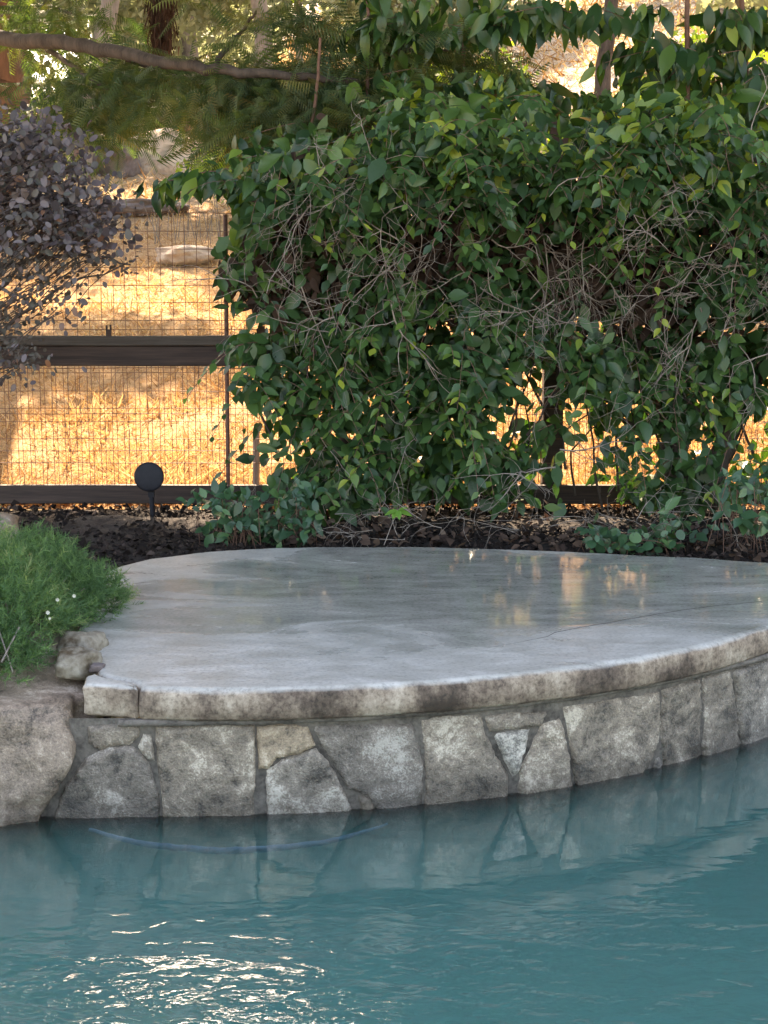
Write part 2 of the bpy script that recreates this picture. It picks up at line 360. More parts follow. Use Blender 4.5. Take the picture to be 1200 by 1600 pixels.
# ---------------------------------------------------------------- plan curves of pool wall and platform
Tp = [at_z(x, y, 0) for x, y in [(128, 1066), (180, 1073), (218, 1076), (300, 1077), (400, 1076), (500, 1074), (600, 1070), (700, 1063), (800, 1055), (900, 1044), (1000, 1029), (1100, 1007), (1200, 980)]]
Wp = [at_z(x, y, WZ) for x, y in [(60, 1276), (250, 1274), (400, 1271), (500, 1267), (600, 1260), (700, 1252), (800, 1240), (900, 1223), (1000, 1205), (1100, 1178), (1200, 1147)]]
ct = np.polyfit([p.x for p in Tp], [p.y for p in Tp], 4); cw = np.polyfit([p.x for p in Wp], [p.y for p in Wp], 4)
xs0 = np.linspace(-.80, 1.05, 60)
ext = np.array([(1.3, .24), (1.6, .44), (2.0, .64), (2.6, .82), (3.4, .92)])
def mk(c):
    yy = np.polyval(c, np.clip(xs0, -.70, None)); e = yy[-1]
    return np.r_[[-1.0], xs0, ext[:, 0]], np.r_[[yy[0]], yy, e+ext[:, 1]]
TX, TY = mk(ct); WX, WY = mk(cw)
xd = np.linspace(-1.0, 3.4, 600)
def smooth(y): 
    k = np.ones(15)/15; yp = np.pad(y, 7, 'edge'); return np.convolve(yp, k, 'valid')
TYd, WYd = smooth(np.interp(xd, TX, TY)), smooth(np.interp(xd, WX, WY))
yt = lambda x: float(np.interp(x, xd, TYd))
yw = lambda x: float(np.interp(x, xd, np.maximum(WYd, TYd+.0) if False else WYd))
def nrm_w(x):
    s_ = (yw(x+.02)-yw(x-.02))/.04; v = Vector((s_, -1, 0)); return v.normalized()
def on_wall(px, py):
    d = ray(px, py); k = 3.2
    for _ in range(30):
        k = yw(d.x*k)/d.y
    return d.x*k, CAMZ+d.z*k

# ---------------------------------------------------------------- STRUCTURE: terrain
def hill(x, y):
    d = np.maximum(y-6.0, 0)
    left = np.where(y < 18, .2*d, 2.4+.12*(y-18))
    right = .2*d+.0045*np.maximum(y-10, 0)**2
    f_ = 1/(1+np.exp(-(x-.02*y)/(.6+.06*np.maximum(y, 0))))
    h = left*(1-f_)+right*f_
    h = np.where(y > 70, h*1.0, h)
    return h-.045
gx = np.unique(np.r_[np.linspace(-90, -8, 22), np.linspace(-8, 10, 110), np.linspace(10, 90, 22)])
gy = np.unique(np.r_[np.linspace(6.06, 18, 110), np.linspace(18, 60, 50), np.linspace(60, 160, 16)])
X, Y = np.meshgrid(gx, gy); Z = hill(X, Y)
def vnoise(X, Y, s_, seed=0):
    o = np.zeros(X.size)
    xf, yf = X.ravel(), Y.ravel()
    for i in range(X.size): o[i] = noise.noise(Vector((xf[i]*s_+seed, yf[i]*s_, seed)))
    return o.reshape(X.shape)
Z = Z+vnoise(X, Y, 1.3)*.05*np.clip((Y-6)/1, 0, 1)+vnoise(X, Y, .25, 5)*.35*np.clip((Y-9)/12, 0, 1)
def grid_faces(ny, nx):
    i = np.arange(ny-1)[:, None]*nx+np.arange(nx-1)[None]
    return np.stack([i, i+1, i+nx+1, i+nx], -1).reshape(-1, 4)
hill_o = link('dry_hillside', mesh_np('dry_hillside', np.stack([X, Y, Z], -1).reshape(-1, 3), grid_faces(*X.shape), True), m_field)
tag(hill_o, 'sunlit golden dry grass hillside rising beyond the wire fence', kind='structure')
HX, HY, HZ = gx, gy, Z
def hz(x, y):
    i = np.clip(np.searchsorted(HX, x)-1, 0, len(HX)-2); j = np.clip(np.searchsorted(HY, y)-1, 0, len(HY)-2)
    tx = (x-HX[i])/(HX[i+1]-HX[i]); ty = (y-HY[j])/(HY[j+1]-HY[j])
    return (HZ[j, i]*(1-tx)+HZ[j, i+1]*tx)*(1-ty)+(HZ[j+1, i]*(1-tx)+HZ[j+1, i+1]*tx)*ty
# mulch bed
gx = np.linspace(-8, 8, 360); v_ = np.linspace(0, 1, 60)
lo = np.array([max(3.45, yt(min(x, 3.4))+.25) if x > -.75 else 3.42 for x in gx])
X = np.repeat(gx[None], 60, 0); Y = lo[None]+(6.12-lo[None])*v_[:, None]
BACK = [(165, 891), (180, 885), (230, 872), (330, 860), (420, 855), (520, 853), (700, 854), (850, 859), (1000, 866), (1100, 871), (1200, 878)]
BK = [at_z(x, y, 0) for x, y in BACK]
bx_, by_ = [p.x for p in BK]+[1.7, 2.2, 3.4], [p.y for p in BK]+[4.74, 4.88, 5.15]
yb = lambda x: np.interp(x, bx_, by_)
Z = -.035+vnoise(X, Y, 4)*.018+vnoise(X, Y, 14, 3)*.012+vnoise(X, Y, 40, 9)*.006
Z += .05*np.exp(-((Y-5.55)/.25)**2)*np.clip(vnoise(X, Y, 2.2, 4)+.3, 0, 1)*(Y < 5.9)
inside = (Y < yb(X)-.03) & (X > -.87)
Z = np.where(inside, -.14, Z); Z = Z-.09*np.clip((3.95-Y)/.2, 0, 1)*(X < -.7)
bed = link('mulch_bed', mesh_np('mulch_bed', np.stack([X, Y, Z], -1).reshape(-1, 3), grid_faces(*X.shape), True), m_mulch)
tag(bed, 'dark mulched planting bed between platform and fence', kind='structure')
# pool basin and water
bm = bmesh.new()
pts = [(-4.2, .7), (3.4, .7), (3.4, yw(3.4)+.02)]+[(x, yw(x)+.02) for x in np.linspace(3.3, -.95, 60)]+[(-1.0, 3.3), (-4.2, 3.3)]
vt = [bm.verts.new((x, y, -.09)) for x, y in pts]; vb = [bm.verts.new((x, y, -1.6)) for x, y in pts]
bm.faces.new(vb[::-1] if False else vb)
for i in range(len(pts)): j = (i+1) % len(pts); bm.faces.new((vt[i], vt[j], vb[j], vb[i]))
tag(link('pool_basin', mesh_bm('pool_basin', bm), m_plaster), 'plastered pool floor and sides under the water', kind='structure')
bm = bmesh.new(); f0 = bm.faces.new([bm.verts.new((x, y, WZ)) for x, y in pts]); rr0 = bmesh.ops.extrude_face_region(bm, geom=[f0])
bmesh.ops.translate(bm, verts=[e for e in rr0['geom'] if isinstance(e, bmesh.types.BMVert)], vec=(0, 0, -1.28)); bmesh.ops.recalc_face_normals(bm, faces=bm.faces)
bmesh.ops.triangulate(bm, faces=bm.faces)
tag(link('water', mesh_bm('water', bm), m_water), 'teal pool water with ripples and sparkles', kind='structure')
bm = bmesh.new()
dk = [(-12, .68), (-12, -10), (12, -10), (12, 3.4+1.3), (3.42, 3.4+1.3), (3.42, .68)]
f_ = bm.faces.new([bm.verts.new((x, y, -.02)) for x, y in dk]); r = bmesh.ops.extrude_face_region(bm, geom=[f_])
bmesh.ops.translate(bm, verts=[e for e in r['geom'] if isinstance(e, bmesh.types.BMVert)], vec=(0, 0, -.3)); bmesh.ops.recalc_face_normals(bm, faces=bm.faces)
tag(link('pool_deck', mesh_bm('pool_deck', bm), m_deck), 'plain pool deck on the near side', kind='structure')
bm = bmesh.new()
for a in [[(-90, -90), (90, -90), (90, -10.01), (-90, -10.01)], [(-90, -10), (-12.01, -10), (-12.01, 6.2), (-90, 6.2)], [(12.01, -10), (90, -10), (90, 6.2), (12.01, 6.2)], [(-12, .7), (-4.2, .7), (-4.2, 6.2), (-12, 6.2)], [(3.42, 4.71), (12, 4.71), (12, 6.2), (3.42, 6.2)]]:
    bm.faces.new([bm.verts.new((x, y, -.09)) for x, y in a])
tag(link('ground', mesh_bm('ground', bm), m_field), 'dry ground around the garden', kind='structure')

# ---------------------------------------------------------------- platform
plat = empty('concrete_platform', (0.2, 4.2, 0))
tag(plat, 'raised grey wet concrete platform with curved rounded edge above the pool', 'platform')
def slab(name, outline, mat, parent, thick=.078, r=.022, seedn=0, jit=.0026, inn=-.07):
    # resample outline
    P = [Vector((p[0], p[1], 0)) for p in outline]; out = []
    for i in range(len(P)):
        a, b = P[i], P[(i+1) % len(P)]; L = (b-a).length; k = max(1, int(L/.012))
        for j in range(k): out.append(a.lerp(b, j/k))
    n_ = len(out); area = sum(out[i].x*out[(i+1) % n_].y-out[(i+1) % n_].x*out[i].y for i in range(n_))
    if area < 0: out.reverse()
    nr = []
    for i in range(n_):
        t = (out[(i+2) % n_]-out[i-2]).normalized(); nr.append(Vector((t.y, -t.x, 0)))
    prof = [(-r, 0), (-r*.62, -r*.08), (-r*.3, -r*.3), (-r*.08, -r*.62), (0, -r), (.001, -r-(thick-r)*.4), (0, -thick+.008), (-.008, -thick), (inn, -thick)]
    bm = bmesh.new(); rings = []
    for io, z in prof:
        ring = []
        for p, q in zip(out, nr):
            nz = noise.noise(Vector((p.x*14, p.y*14, z*30+seedn)))*jit*1.6+noise.noise(Vector((p.x*60, p.y*60, z*90)))*jit
            ring.append(bm.verts.new((p.x+q.x*(io+nz), p.y+q.y*(io+nz), z+(noise.noise(Vector((p.x*9, p.y*9, 1)))*.0015 if z < 0 else 0))))
        rings.append(ring)
    for a, b in zip(rings, rings[1:]):
        for i in range(n_): bm.faces.new((a[i], b[i], b[(i+1) % n_], a[(i+1) % n_])).smooth = True
    f0 = bm.faces.new(rings[0]); bmesh.ops.recalc_face_normals(bm, faces=bm.faces)
    bmesh.ops.triangulate(bm, faces=[f0])
    return link(name, mesh_bm(name, bm), mat, parent)
crack = [at_z(x, y, 0) for x, y in [(217, 1074), (215, 1069), (205, 1065), (190, 1062), (175, 1059), (160, 1055), (150, 1051)]]
xf = np.linspace(crack[0].x+.0012, 3.4, 160)
front = [(x, yt(x)) for x in xf]
bxs = np.linspace(3.4, BK[0].x, 120); bj = [(x, float(yb(x))+.012*noise.noise(Vector((x*5, 0, 3)))+.006*noise.noise(Vector((x*19, 0, 3)))) for x in bxs]
leftside = [(at_z(150, 920, 0).x, at_z(150, 920, 0).y), (at_z(120, 980, 0).x, at_z(120, 980, 0).y), (at_z(135, 1020, 0).x, at_z(135, 1020, 0).y), (at_z(150, 1040, 0).x, at_z(150, 1040, 0).y)]
outline = front+bj+leftside+[(p.x+.0015, p.y+.003) for p in crack[::-1][:-1]]
slab('slab', outline, m_conc, plat)
xb = np.linspace(at_z(133, 1066, 0).x, crack[0].x-.001, 14)
block = [(x, yt(x)) for x in xb]+[(p.x-.001, p.y-.001) for p in crack[1:]]+[(at_z(133, 1055, 0).x, at_z(133, 1055, 0).y)]
slab('coping_block', block, m_conc, plat, r=.014, seedn=4, inn=-.016)
# long hairline crack
tb = Tubes(4)
cpx = [(700, 1022), (790, 1008), (850, 996), (880, 986), (960, 972), (1040, 958), (1110, 948), (1190, 940)]
cp = curve_pts([at_z(x, y, -.0008) for x, y in cpx], 60)
tb.add([p+Vector((0, .006*noise.noise(p*25), 0)) for p in cp], [.0006+.0012*min(1, max(0, i/22)) for i in range(len(cp))])
m_crack = simple('crack_dirt', (.03, .026, .022), (.06, .05, .045), 30, .9)
link('crack', tb.mesh('crack'), m_crack, plat)

# ---------------------------------------------------------------- stone wall
wall = empty('stone_wall', (0.2, 3.3, WZ))
tag(wall, 'curved wall of irregular grey flagstones rising from the water below the coping', 'wall')
xs = np.linspace(-.98, 3.4, 260); zs = np.linspace(-.60, -.076, 30); V = []
for z in zs:
    for x in xs:
        nn = nrm_w(x); o = .001+.004*noise.noise(Vector((x*18, 3, z*18)))+.002*noise.noise(Vector((x*70, 3, z*70)))
        V.append((x+nn.x*o, yw(x)+nn.y*o, z))
link('mortar', mesh_np('mortar', V, grid_faces(len(zs), len(xs)), True), m_mortar, wall)
# a thin mortar ledge right under the coping
tb = Tubes(6); tb.add([(x, yw(x)-.012, -.085+.002*noise.noise(Vector((x*9, 0, 0)))) for x in np.linspace(-.62, 3.3, 160)], .009)
link('mortar_ledge', tb.mesh('mortar_ledge'), m_mortar, wall)
ST = [
 ([(74, 1276), (100, 1232), (138, 1182), (172, 1168), (208, 1166), (232, 1192), (247, 1238), (250, 1276)], 0),
 ([(138, 1136), (175, 1131), (219, 1133), (217, 1147), (206, 1161), (168, 1166), (158, 1172), (140, 1160)], 0),
 ([(224, 1146), (236, 1148), (241, 1188), (232, 1186), (216, 1166)], 0),
 ([(243, 1134), (320, 1131), (397, 1134), (398, 1190), (396, 1240), (403, 1272), (330, 1275), (256, 1276), (253, 1240), (247, 1190)], 0),
 ([(402, 1136), (440, 1132), (480, 1136), (492, 1164), (470, 1175), (432, 1184), (419, 1200), (404, 1200)], 1),
 ([(417, 1203), (440, 1187), (470, 1179), (494, 1170), (513, 1190), (537, 1236), (560, 1266), (490, 1270), (416, 1272)], 0),
 ([(488, 1136), (560, 1132), (642, 1131), (653, 1166), (660, 1200), (658, 1257), (603, 1260), (574, 1241), (545, 1230), (513, 1180)], 0),
 ([(560, 1243), (580, 1247), (600, 1263), (570, 1268)], 0),
 ([(657, 1126), (700, 1120), (750, 1117), (757, 1146), (774, 1180), (793, 1213), (790, 1242), (730, 1250), (664, 1256), (666, 1190)], 0),
 ([(770, 1146), (800, 1141), (827, 1140), (815, 1185), (803, 1215), (788, 1185)], 2),
 ([(757, 1120), (800, 1114), (852, 1112), (846, 1134), (800, 1138), (763, 1142)], 0),
 ([(846, 1134), (872, 1122), (878, 1138), (888, 1180), (896, 1224), (850, 1233), (805, 1238), (814, 1200), (832, 1160)], 0),
 ([(880, 1104), (950, 1094), (1029, 1082), (1029, 1150), (1013, 1190), (985, 1208), (940, 1217), (903, 1222), (891, 1165)], 0),
 ([(1016, 1201), (1028, 1163), (1036, 1192)], 0),
 ([(1033, 1079), (1065, 1068), (1093, 1062), (1094, 1120), (1093, 1178), (1042, 1192), (1031, 1150)], 0),
 ([(1098, 1060), (1120, 1054), (1140, 1049), (1149, 1110), (1153, 1158), (1098, 1176)], 0),
 ([(1144, 1047), (1175, 1038), (1230, 1022), (1228, 1140), (1157, 1157), (1151, 1100)], 0)]
def stone(poly, mt, seed, und=True):
    """poly: (x, z) on the wall; triangulated, raised, roughened"""
    n_ = len(poly); ar = sum(poly[i][0]*poly[(i+1) % n_][1]-poly[(i+1) % n_][0]*poly[i][1] for i in range(n_))
    if ar < 0: poly = poly[::-1]
    gp = []
    for i in range(n_):      # widen each stone a little so that the joints stay thin
        a, b, c_ = Vector(poly[i-1]), Vector(poly[i]), Vector(poly[(i+1) % n_])
        n1 = (b-a).normalized(); n2 = (c_-b).normalized(); q = Vector((n1.y+n2.y, -n1.x-n2.x)); gp.append(tuple(b+q*.5*.0028))
    poly = gp
    cx = sum(p[0] for p in poly)/n_; cz = sum(p[1] for p in poly)/n_
    Pb = []
    for i in range(n_):
        a = Vector(poly[i]); b = Vector(poly[(i+1) % n_]); L = (b-a).length; k = max(1, int(L/.009))
        t = (b-a).normalized() if L else Vector((1, 0)); q = Vector((t.y, -t.x))
        for j in range(k):
            p = a.lerp(b, j/k); p = p+q*.0032*noise.noise(Vector((p.x*50, p.y*50, seed))); Pb.append(p)
    nb = len(Pb)
    def inside(x, z):
        c = False; j = nb-1
        for i in range(nb):
            if ((Pb[i].y > z) != (Pb[j].y > z)) and (x < (Pb[j].x-Pb[i].x)*(z-Pb[i].y)/(Pb[j].y-Pb[i].y)+Pb[i].x): c = not c
            j = i
        return c
    B = np.array([(p.x, p.y) for p in Pb])
    pts = list(Pb); st = .0085
    for ix in np.arange(B[:, 0].min(), B[:, 0].max(), st):
        for iz in np.arange(B[:, 1].min(), B[:, 1].max(), st):
            x = ix+random.uniform(-.2, .2)*st; z = iz+random.uniform(-.2, .2)*st
            d = np.hypot(B[:, 0]-x, B[:, 1]-z).min()
            if d > st*.55 and inside(x, z): pts.append(Vector((x, z)))
    vs, es, fs, *_ = delaunay_2d_cdt(pts, [(i, (i+1) % nb) for i in range(nb)], [list(range(nb))], 1, 1e-5)
    rs = random.Random(seed); tx, tz = rs.uniform(-.03, .03), rs.uniform(-.03, .03); hgt = rs.uniform(.009, .014)
    bm = bmesh.new(); bv = []
    for p in vs:
        d = np.hypot(B[:, 0]-p.x, B[:, 1]-p.y).min(); e = min(1, d/.007); e = 1-(1-e)**2
        q = Vector((p.x*16+seed, p.y*16, 0))
        o = .0+e*(hgt+.000+(p.x-cx)*tx+(p.y-cz)*tz+.004*noise.noise(q)+.003*noise.noise(q*3)+.002*noise.noise(q*8))
        nn = nrm_w(p.x); bv.append(bm.verts.new((p.x+nn.x*o, yw(p.x)+nn.y*o, p.y)))
    for f in fs:
        try: bm.faces.new([bv[i] for i in f]).smooth = True
        except ValueError: pass
    bmesh.ops.recalc_face_normals(bm, faces=bm.faces)
    nsum = sum((f.normal.y for f in bm.faces)); 
    if nsum > 0: bmesh.ops.reverse_faces(bm, faces=bm.faces)
    return link('stone', mesh_bm('stone', bm), mt, wall)
for i, (pl, k) in enumerate(ST):
    pw = [on_wall(x, y) for x, y in pl]
    # stones that touch the waterline go on a little below it
    pw = [(x, min(z, -.088)) for x, z in pw]
    pw = [(x, z-.05) if z < WZ+.012 else (x, z) for x, z in pw]
    s_ = stone(pw, [m_stone, m_stone_tan, m_stone_pale][k], i*3.7+1)
    if k == 1: s_['label'] = 'small warm tan flagstone near the left end'
    if k == 2: s_['label'] = 'pale triangular flagstone pointing down'
# stones right of the frame and the course below the water
rs = random.Random(5); x = 1.14
while x < 3.2:
    w_ = rs.uniform(.12, .24); a = rs.uniform(-.03, .03)
    stone([(x+.006+a, -.37), (x+.006, -.088), (x+w_, -.088), (x+w_+a*.5, -.37)], m_stone, 50+x*9); x += w_+.008
x = -.72
while x < 1.5:
    w_ = rs.uniform(.14, .26); h = rs.uniform(.13, .2)
    stone([(x, -.385), (x+rs.uniform(0, .02), -.385-h), (x+w_-.02, -.385-h+rs.uniform(-.03, .02)), (x+w_, -.385)], m_stone, 90+x*9); x += w_+.012

# thin pale blue tube forming a curved line just under the water
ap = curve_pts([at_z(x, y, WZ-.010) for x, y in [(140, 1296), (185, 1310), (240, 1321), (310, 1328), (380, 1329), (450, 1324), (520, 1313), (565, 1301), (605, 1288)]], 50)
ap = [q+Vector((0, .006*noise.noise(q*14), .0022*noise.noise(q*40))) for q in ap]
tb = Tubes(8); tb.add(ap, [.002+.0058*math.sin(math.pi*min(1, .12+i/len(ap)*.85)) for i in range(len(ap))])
tag(link('blue_arc', tb.mesh('blue_arc'), m_blue), 'thin pale blue curved line in the water below the wall', 'arc')

# ---------------------------------------------------------------- rocks
def rock(name, c, s, mat, seed, boxy=.55, amp=.12, fr=1.8, sub=5, rot=0, parent=None, flat=None):
    bm = bmesh.new(); bmesh.ops.create_icosphere(bm, subdivisions=sub, radius=1)
    for v in bm.verts:
        p = v.co.copy()
        m_ = max(abs(p.x), abs(p.y), abs(p.z)); q = p.lerp(p/m_*.86, boxy)
        d = noise.noise(q*fr+Vector((seed, 0, 0)))*amp+noise.noise(q*fr*2.6+Vector((seed, 5, 0)))*amp*.4+noise.noise(q*fr*7+Vector((seed, 5, 3)))*amp*.14
        # facets
        d -= abs(noise.noise(q*fr*.8+Vector((0, seed, 0))))*amp*.8
        v.co = q*(1+d)
    bmesh.ops.scale(bm, vec=s, verts=bm.verts)
    if rot: bmesh.ops.rotate(bm, verts=bm.verts, matrix=Matrix.Rotation(rot, 3, 'Z'))
    if flat: flat(bm)
    bmesh.ops.translate(bm, vec=c, verts=bm.verts)
    return link(name, mesh_bm(name, bm, True), mat, parent)
def fl(bm):
    for v in bm.verts:
        if v.co.z > .25: v.co.z = .25+(v.co.z-.25)*.4
        # leaning right flank that follows the joint beside the first flagstone
        if v.co.z < .15 and v.co.x > .2: v.co.x -= (.15-v.co.z)*.28
        v.co.y += max(0, v.co.z)*.18
        s_ = (v.co.z*9+v.co.x*1.5+noise.noise(v.co*3)*1.2) % 1.0
        if s_ < .10: v.co *= .985
b = rock('boulder', (-1.13, 3.52, -.32), (.49, .50, .40), m_boulder, 3.3, .72, .14, 1.7, 6, 0, None, fl)
tag(b, 'large smooth brown and grey boulder rising from the water left of the stone wall', 'boulder')
b = rock('boulder', (-2.15, 3.55, -.28), (.62, .55, .42), m_boulder, 8.1, .6, .12, 1.6, 5)
tag(b, 'outer brown boulder further left along the pool edge', 'boulder')
b = rock('boulder', (-3.4, 3.55, -.3), (.7, .55, .44), m_boulder, 12.1, .6, .12, 1.6, 5)
tag(b, 'farthest brown boulder at the left corner of the pool', 'boulder')
m_moss = simple('mossy_rock', (.07, .045, .022), (.34, .31, .25), 9, .7, .8, .01)
p = at_z(118, 1040, 0)
tag(rock('rock', (p.x+.002, p.y+.02, .0), (.062, .05, .042), m_moss, 4, .35, .25, 1.3, 4, .5), 'small mossy brown rock wedged between boulder and platform', 'rock')
p = at_z(85, 1022, 0)
tag(rock('rock', (p.x+.06, p.y+.06, .0), (.075, .06, .05), m_moss, 9, .35, .25, 1.3, 4, 1.2), 'pale grey rock half under the feathery bush behind the mossy rock', 'rock')
p = at_z(150, 1042, 0)
tag(rock('rock', (p.x+.004, p.y, -.004), (.022, .018, .014), m_darkrock, 2, .3, .35, 2, 3), 'small dark crumb of rock at the platform crack', 'rock')
p = at_y(-12, 815, 4.9)
tag(rock('rock', (p.x-.06, p.y, .02), (.17, .2, .13), m_boulder, 6, .4, .16, 1.6, 4), 'grey rock behind the feathery bush at the left edge', 'rock')
# rocks on the hill
def hit_hill(px, py):
    d = ray(px, py); y = 6.1
    while y < 80:
        if CAMZ+d.z/d.y*y < float(hz(d.x/d.y*y, y)): break
        y += .1
    return d.x/d.y*y, y
def hillrock(px, py, y, sx, sz, mat, seed, label, boxy=.35):
    p = at_y(px, py, y); p.z = float(hz(p.x, y))+sz*(.35 if seed != 1.7 else -.22)
    o = rock('hill_boulder', (p.x, y, p.z), (sx, sx*.8, sz), mat, seed, boxy, .16, 1.4, 5, seed)
    tag(o, label, 'boulder'); return o
hillrock(258, 275, 18.5, .85, .62, m_hillrock, 1.7, 'big rounded sunlit boulder on the crest of the dry hill', .2)
hillrock(170, 262, 17.5, .42, .34, m_darkrock, 2.9, 'dark rock beside the big sunlit boulder')
hillrock(293, 378, 12.0, .34, .10, m_hillrock, 5.2, 'low flat pale rock lying in the golden grass')
hillrock(215, 322, 15.0, .55, .10, m_darkrock, 3.4, 'flat grey shape laid as the tree shadow below the big boulder', .5)  # dark flat shape put where tree shade lies on the slope

# ---------------------------------------------------------------- fence
FY = 6.02
fence = empty('wire_fence', (-.8, FY, 0)); tag(fence, 'dark wooden rail fence with rusty welded wire mesh behind the planting bed', 'fence')
z = lambda py, y=FY: at_y(600, py, y).z
def rail(name, z0, z1, y0, y1, mat, x0=-6, x1=6, seed=0):
    bm = bmesh.new(); xs = np.linspace(x0, x1, 90); rings = []
    for x in xs:
        w1 = .003*noise.noise(Vector((x*1.2, seed, 0)))+.0012*noise.noise(Vector((x*9, seed, 0)))
        rings.append([bm.verts.new((x, yy, zz+w1)) for yy, zz in ((y0+.004, z0), (y0, z0+.004), (y0, z1-.004), (y0+.004, z1), (y1-.004, z1), (y1, z1-.004), (y1, z0+.004), (y1-.004, z0))])
    for a, b in zip(rings, rings[1:]):
        for i in range(8): bm.faces.new((a[i], b[i], b[(i+1) % 8], a[(i+1) % 8]))
    bm.faces.new(rings[0]); bm.faces.new(rings[-1][::-1]); bmesh.ops.recalc_face_normals(bm, faces=bm.faces)
    return link(name, mesh_bm(name, bm), mat, fence)
rail('cap_rail', z(540)+.001, z(525), FY-.03, FY+.07, m_cap, seed=1)
rail('rail', z(572), z(540)-.001, FY-.014, FY+.026, m_rail, seed=2)
rail('rail', z(787), z(758), FY-.014, FY+.026, m_rail, seed=3)
for px in (862, -420, 1640):
    p = at_y(px, 700, FY+.07); box('wooden_post', (p.x, FY+.075, .38), (.085, .085, .95), m_rail, fence, .004)
tb = Tubes(8); a = at_y(352, 335, FY+.05); b_ = at_y(357, 800, FY+.05); tb.add([a, a.lerp(b_, .5), b_], .0095)
link('steel_post', tb.mesh('steel_post'), m_post, fence)
tb = Tubes(8); a = at_y(400, 670, FY+.12); b_ = at_y(400, 800, FY+.12); tb.add([a, a.lerp(b_, .5), b_], .014)
link('steel_post', tb.mesh('steel_post'), m_palebark, fence)
# two pronged clip on the cap rail
p = at_y(170, 525, FY+.02); bm = bmesh.new()
for (dx, dz, sx, sz) in ((0, .013, .022, .030), (-.008, .036, .006, .02), (.009, .037, .006, .022)):
    r = bmesh.ops.create_cube(bm, size=1); bmesh.ops.scale(bm, vec=(sx, .014, sz), verts=r['verts']); bmesh.ops.translate(bm, vec=(p.x+dx, p.y, p.z+dz), verts=r['verts'])
link('post_clip', mesh_bm('post_clip', bm), m_rail, fence)
def wires(name, xs, z0, z1, zsw, y, r=.0013):
    tb = Tubes(4)
    for i, x in enumerate(xs):
        n_ = 8; tb.add([(x+.003*noise.noise(Vector((x*9, t*3, 1))), y+.002*noise.noise(Vector((x, t*5, 2))), z0+(z1-z0)*t) for t in np.linspace(0, 1, n_)], r)
    for k_, zz in enumerate(zsw):
        tb.add([(x, y-.0025, zz+.004*noise.noise(Vector((x*2.5, k_*3.1, 5)))) for x in np.linspace(min(xs), max(xs), 120)], r*1.15)
    return link(name, tb.mesh(name), m_wire, fence, 'stuff')
wires('wire_mesh', np.arange(-3.2, 4, .0512), z(800), z(332), [z(v) for v in (332, 361, 389, 418, 446, 473, 501, 515, 583, 612, 639, 660, 687, 725, 760)], FY+.035)
wires('wire_mesh', np.arange(-3.19, 4, .0512)+.02, z(800), z(560), [z(v) for v in (576, 648, 706)], FY+.047, .0014)

# ---------------------------------------------------------------- garden spotlight
sp = empty('garden_spotlight', at_y(234, 795, 5.72)); tag(sp, 'black round garden spotlight on a short stake before the bottom rail', 'spotlight')
c = at_y(233, 745, 5.7)
def lathe(name, prof, c, axis, mat, parent, seg=32):
    bm = bmesh.new(); rings = []
    for r_, h in prof:
        rings.append([bm.verts.new((r_*math.cos(t*2*math.pi/seg), r_*math.sin(t*2*math.pi/seg), h)) for t in range(seg)])
    for a, b in zip(rings, rings[1:]):
        for i in range(seg): bm.faces.new((a[i], a[(i+1) % seg], b[(i+1) % seg], b[i])).smooth = True
    bm.faces.new(rings[0]); bm.faces.new(rings[-1]); bmesh.ops.recalc_face_normals(bm, faces=bm.faces)
    rot = Vector(axis).normalized().to_track_quat('Z', 'Y').to_matrix()
    bmesh.ops.rotate(bm, verts=bm.verts, matrix=rot); bmesh.ops.translate(bm, verts=bm.verts, vec=c)
    return link(name, mesh_bm(name, bm), mat, parent)
lathe('lamp_housing', [(.030, -.06), (.046, -.045), (.056, -.015), (.0595, .0), (.0605, .004)], c, (0.12, -1, .12), m_black, sp)
lathe('lens_rim', [(.0605, .0045), (.0605, .013), (.057, .0165), (.050, .0185), (.03, .0205), (.002, .0215)], c, (0.12, -1, .12), m_black, sp)
box('bracket', (c.x+.006, c.y+.01, c.z-.062), (.026, .018, .05), m_black, sp, .003)
tb = Tubes(8); tb.add([(c.x+.006, c.y+.012, c.z-.08), (c.x+.006, c.y+.012, -.06)], [.011, .007]); link('stake', tb.mesh('stake'), m_black, sp)

# ---------------------------------------------------------------- foliage tools
def unit(v): return v/(np.linalg.norm(v, axis=1)[:, None]+1e-9)
def leaf_set(centres, per, spread, size, out=(0, -1, 0), droop=.6, outw=.45, rnd=.6, up=.5, seed=0):
    """sprigs of leaves: returns P, M, size, rnd"""
    r_ = np.random.default_rng(seed)
    n = len(centres)*per
    C0 = np.repeat(centres, per, 0); P = C0+r_.normal(0, 1, (n, 3))*spread
    sa = np.repeat(r_.normal(0, 1, (len(centres), 3)), per, 0)
    a = np.array(out)*outw+np.array([0, 0, -1])*droop+sa*.35+r_.normal(0, 1, (n, 3))*rnd
    nn = np.array(out)*1.0+np.array([0, 0, 1])*up+r_.normal(0, 1, (n, 3))*.45
    s_ = size*np.clip(r_.normal(1, .28, n), .4, 1.7)
    cr = np.repeat(r_.random(len(centres)), per)
    rn = np.clip(cr*.55+r_.random(n)*.45, 0, 1)
    return P, frames(a, nn), s_, rn
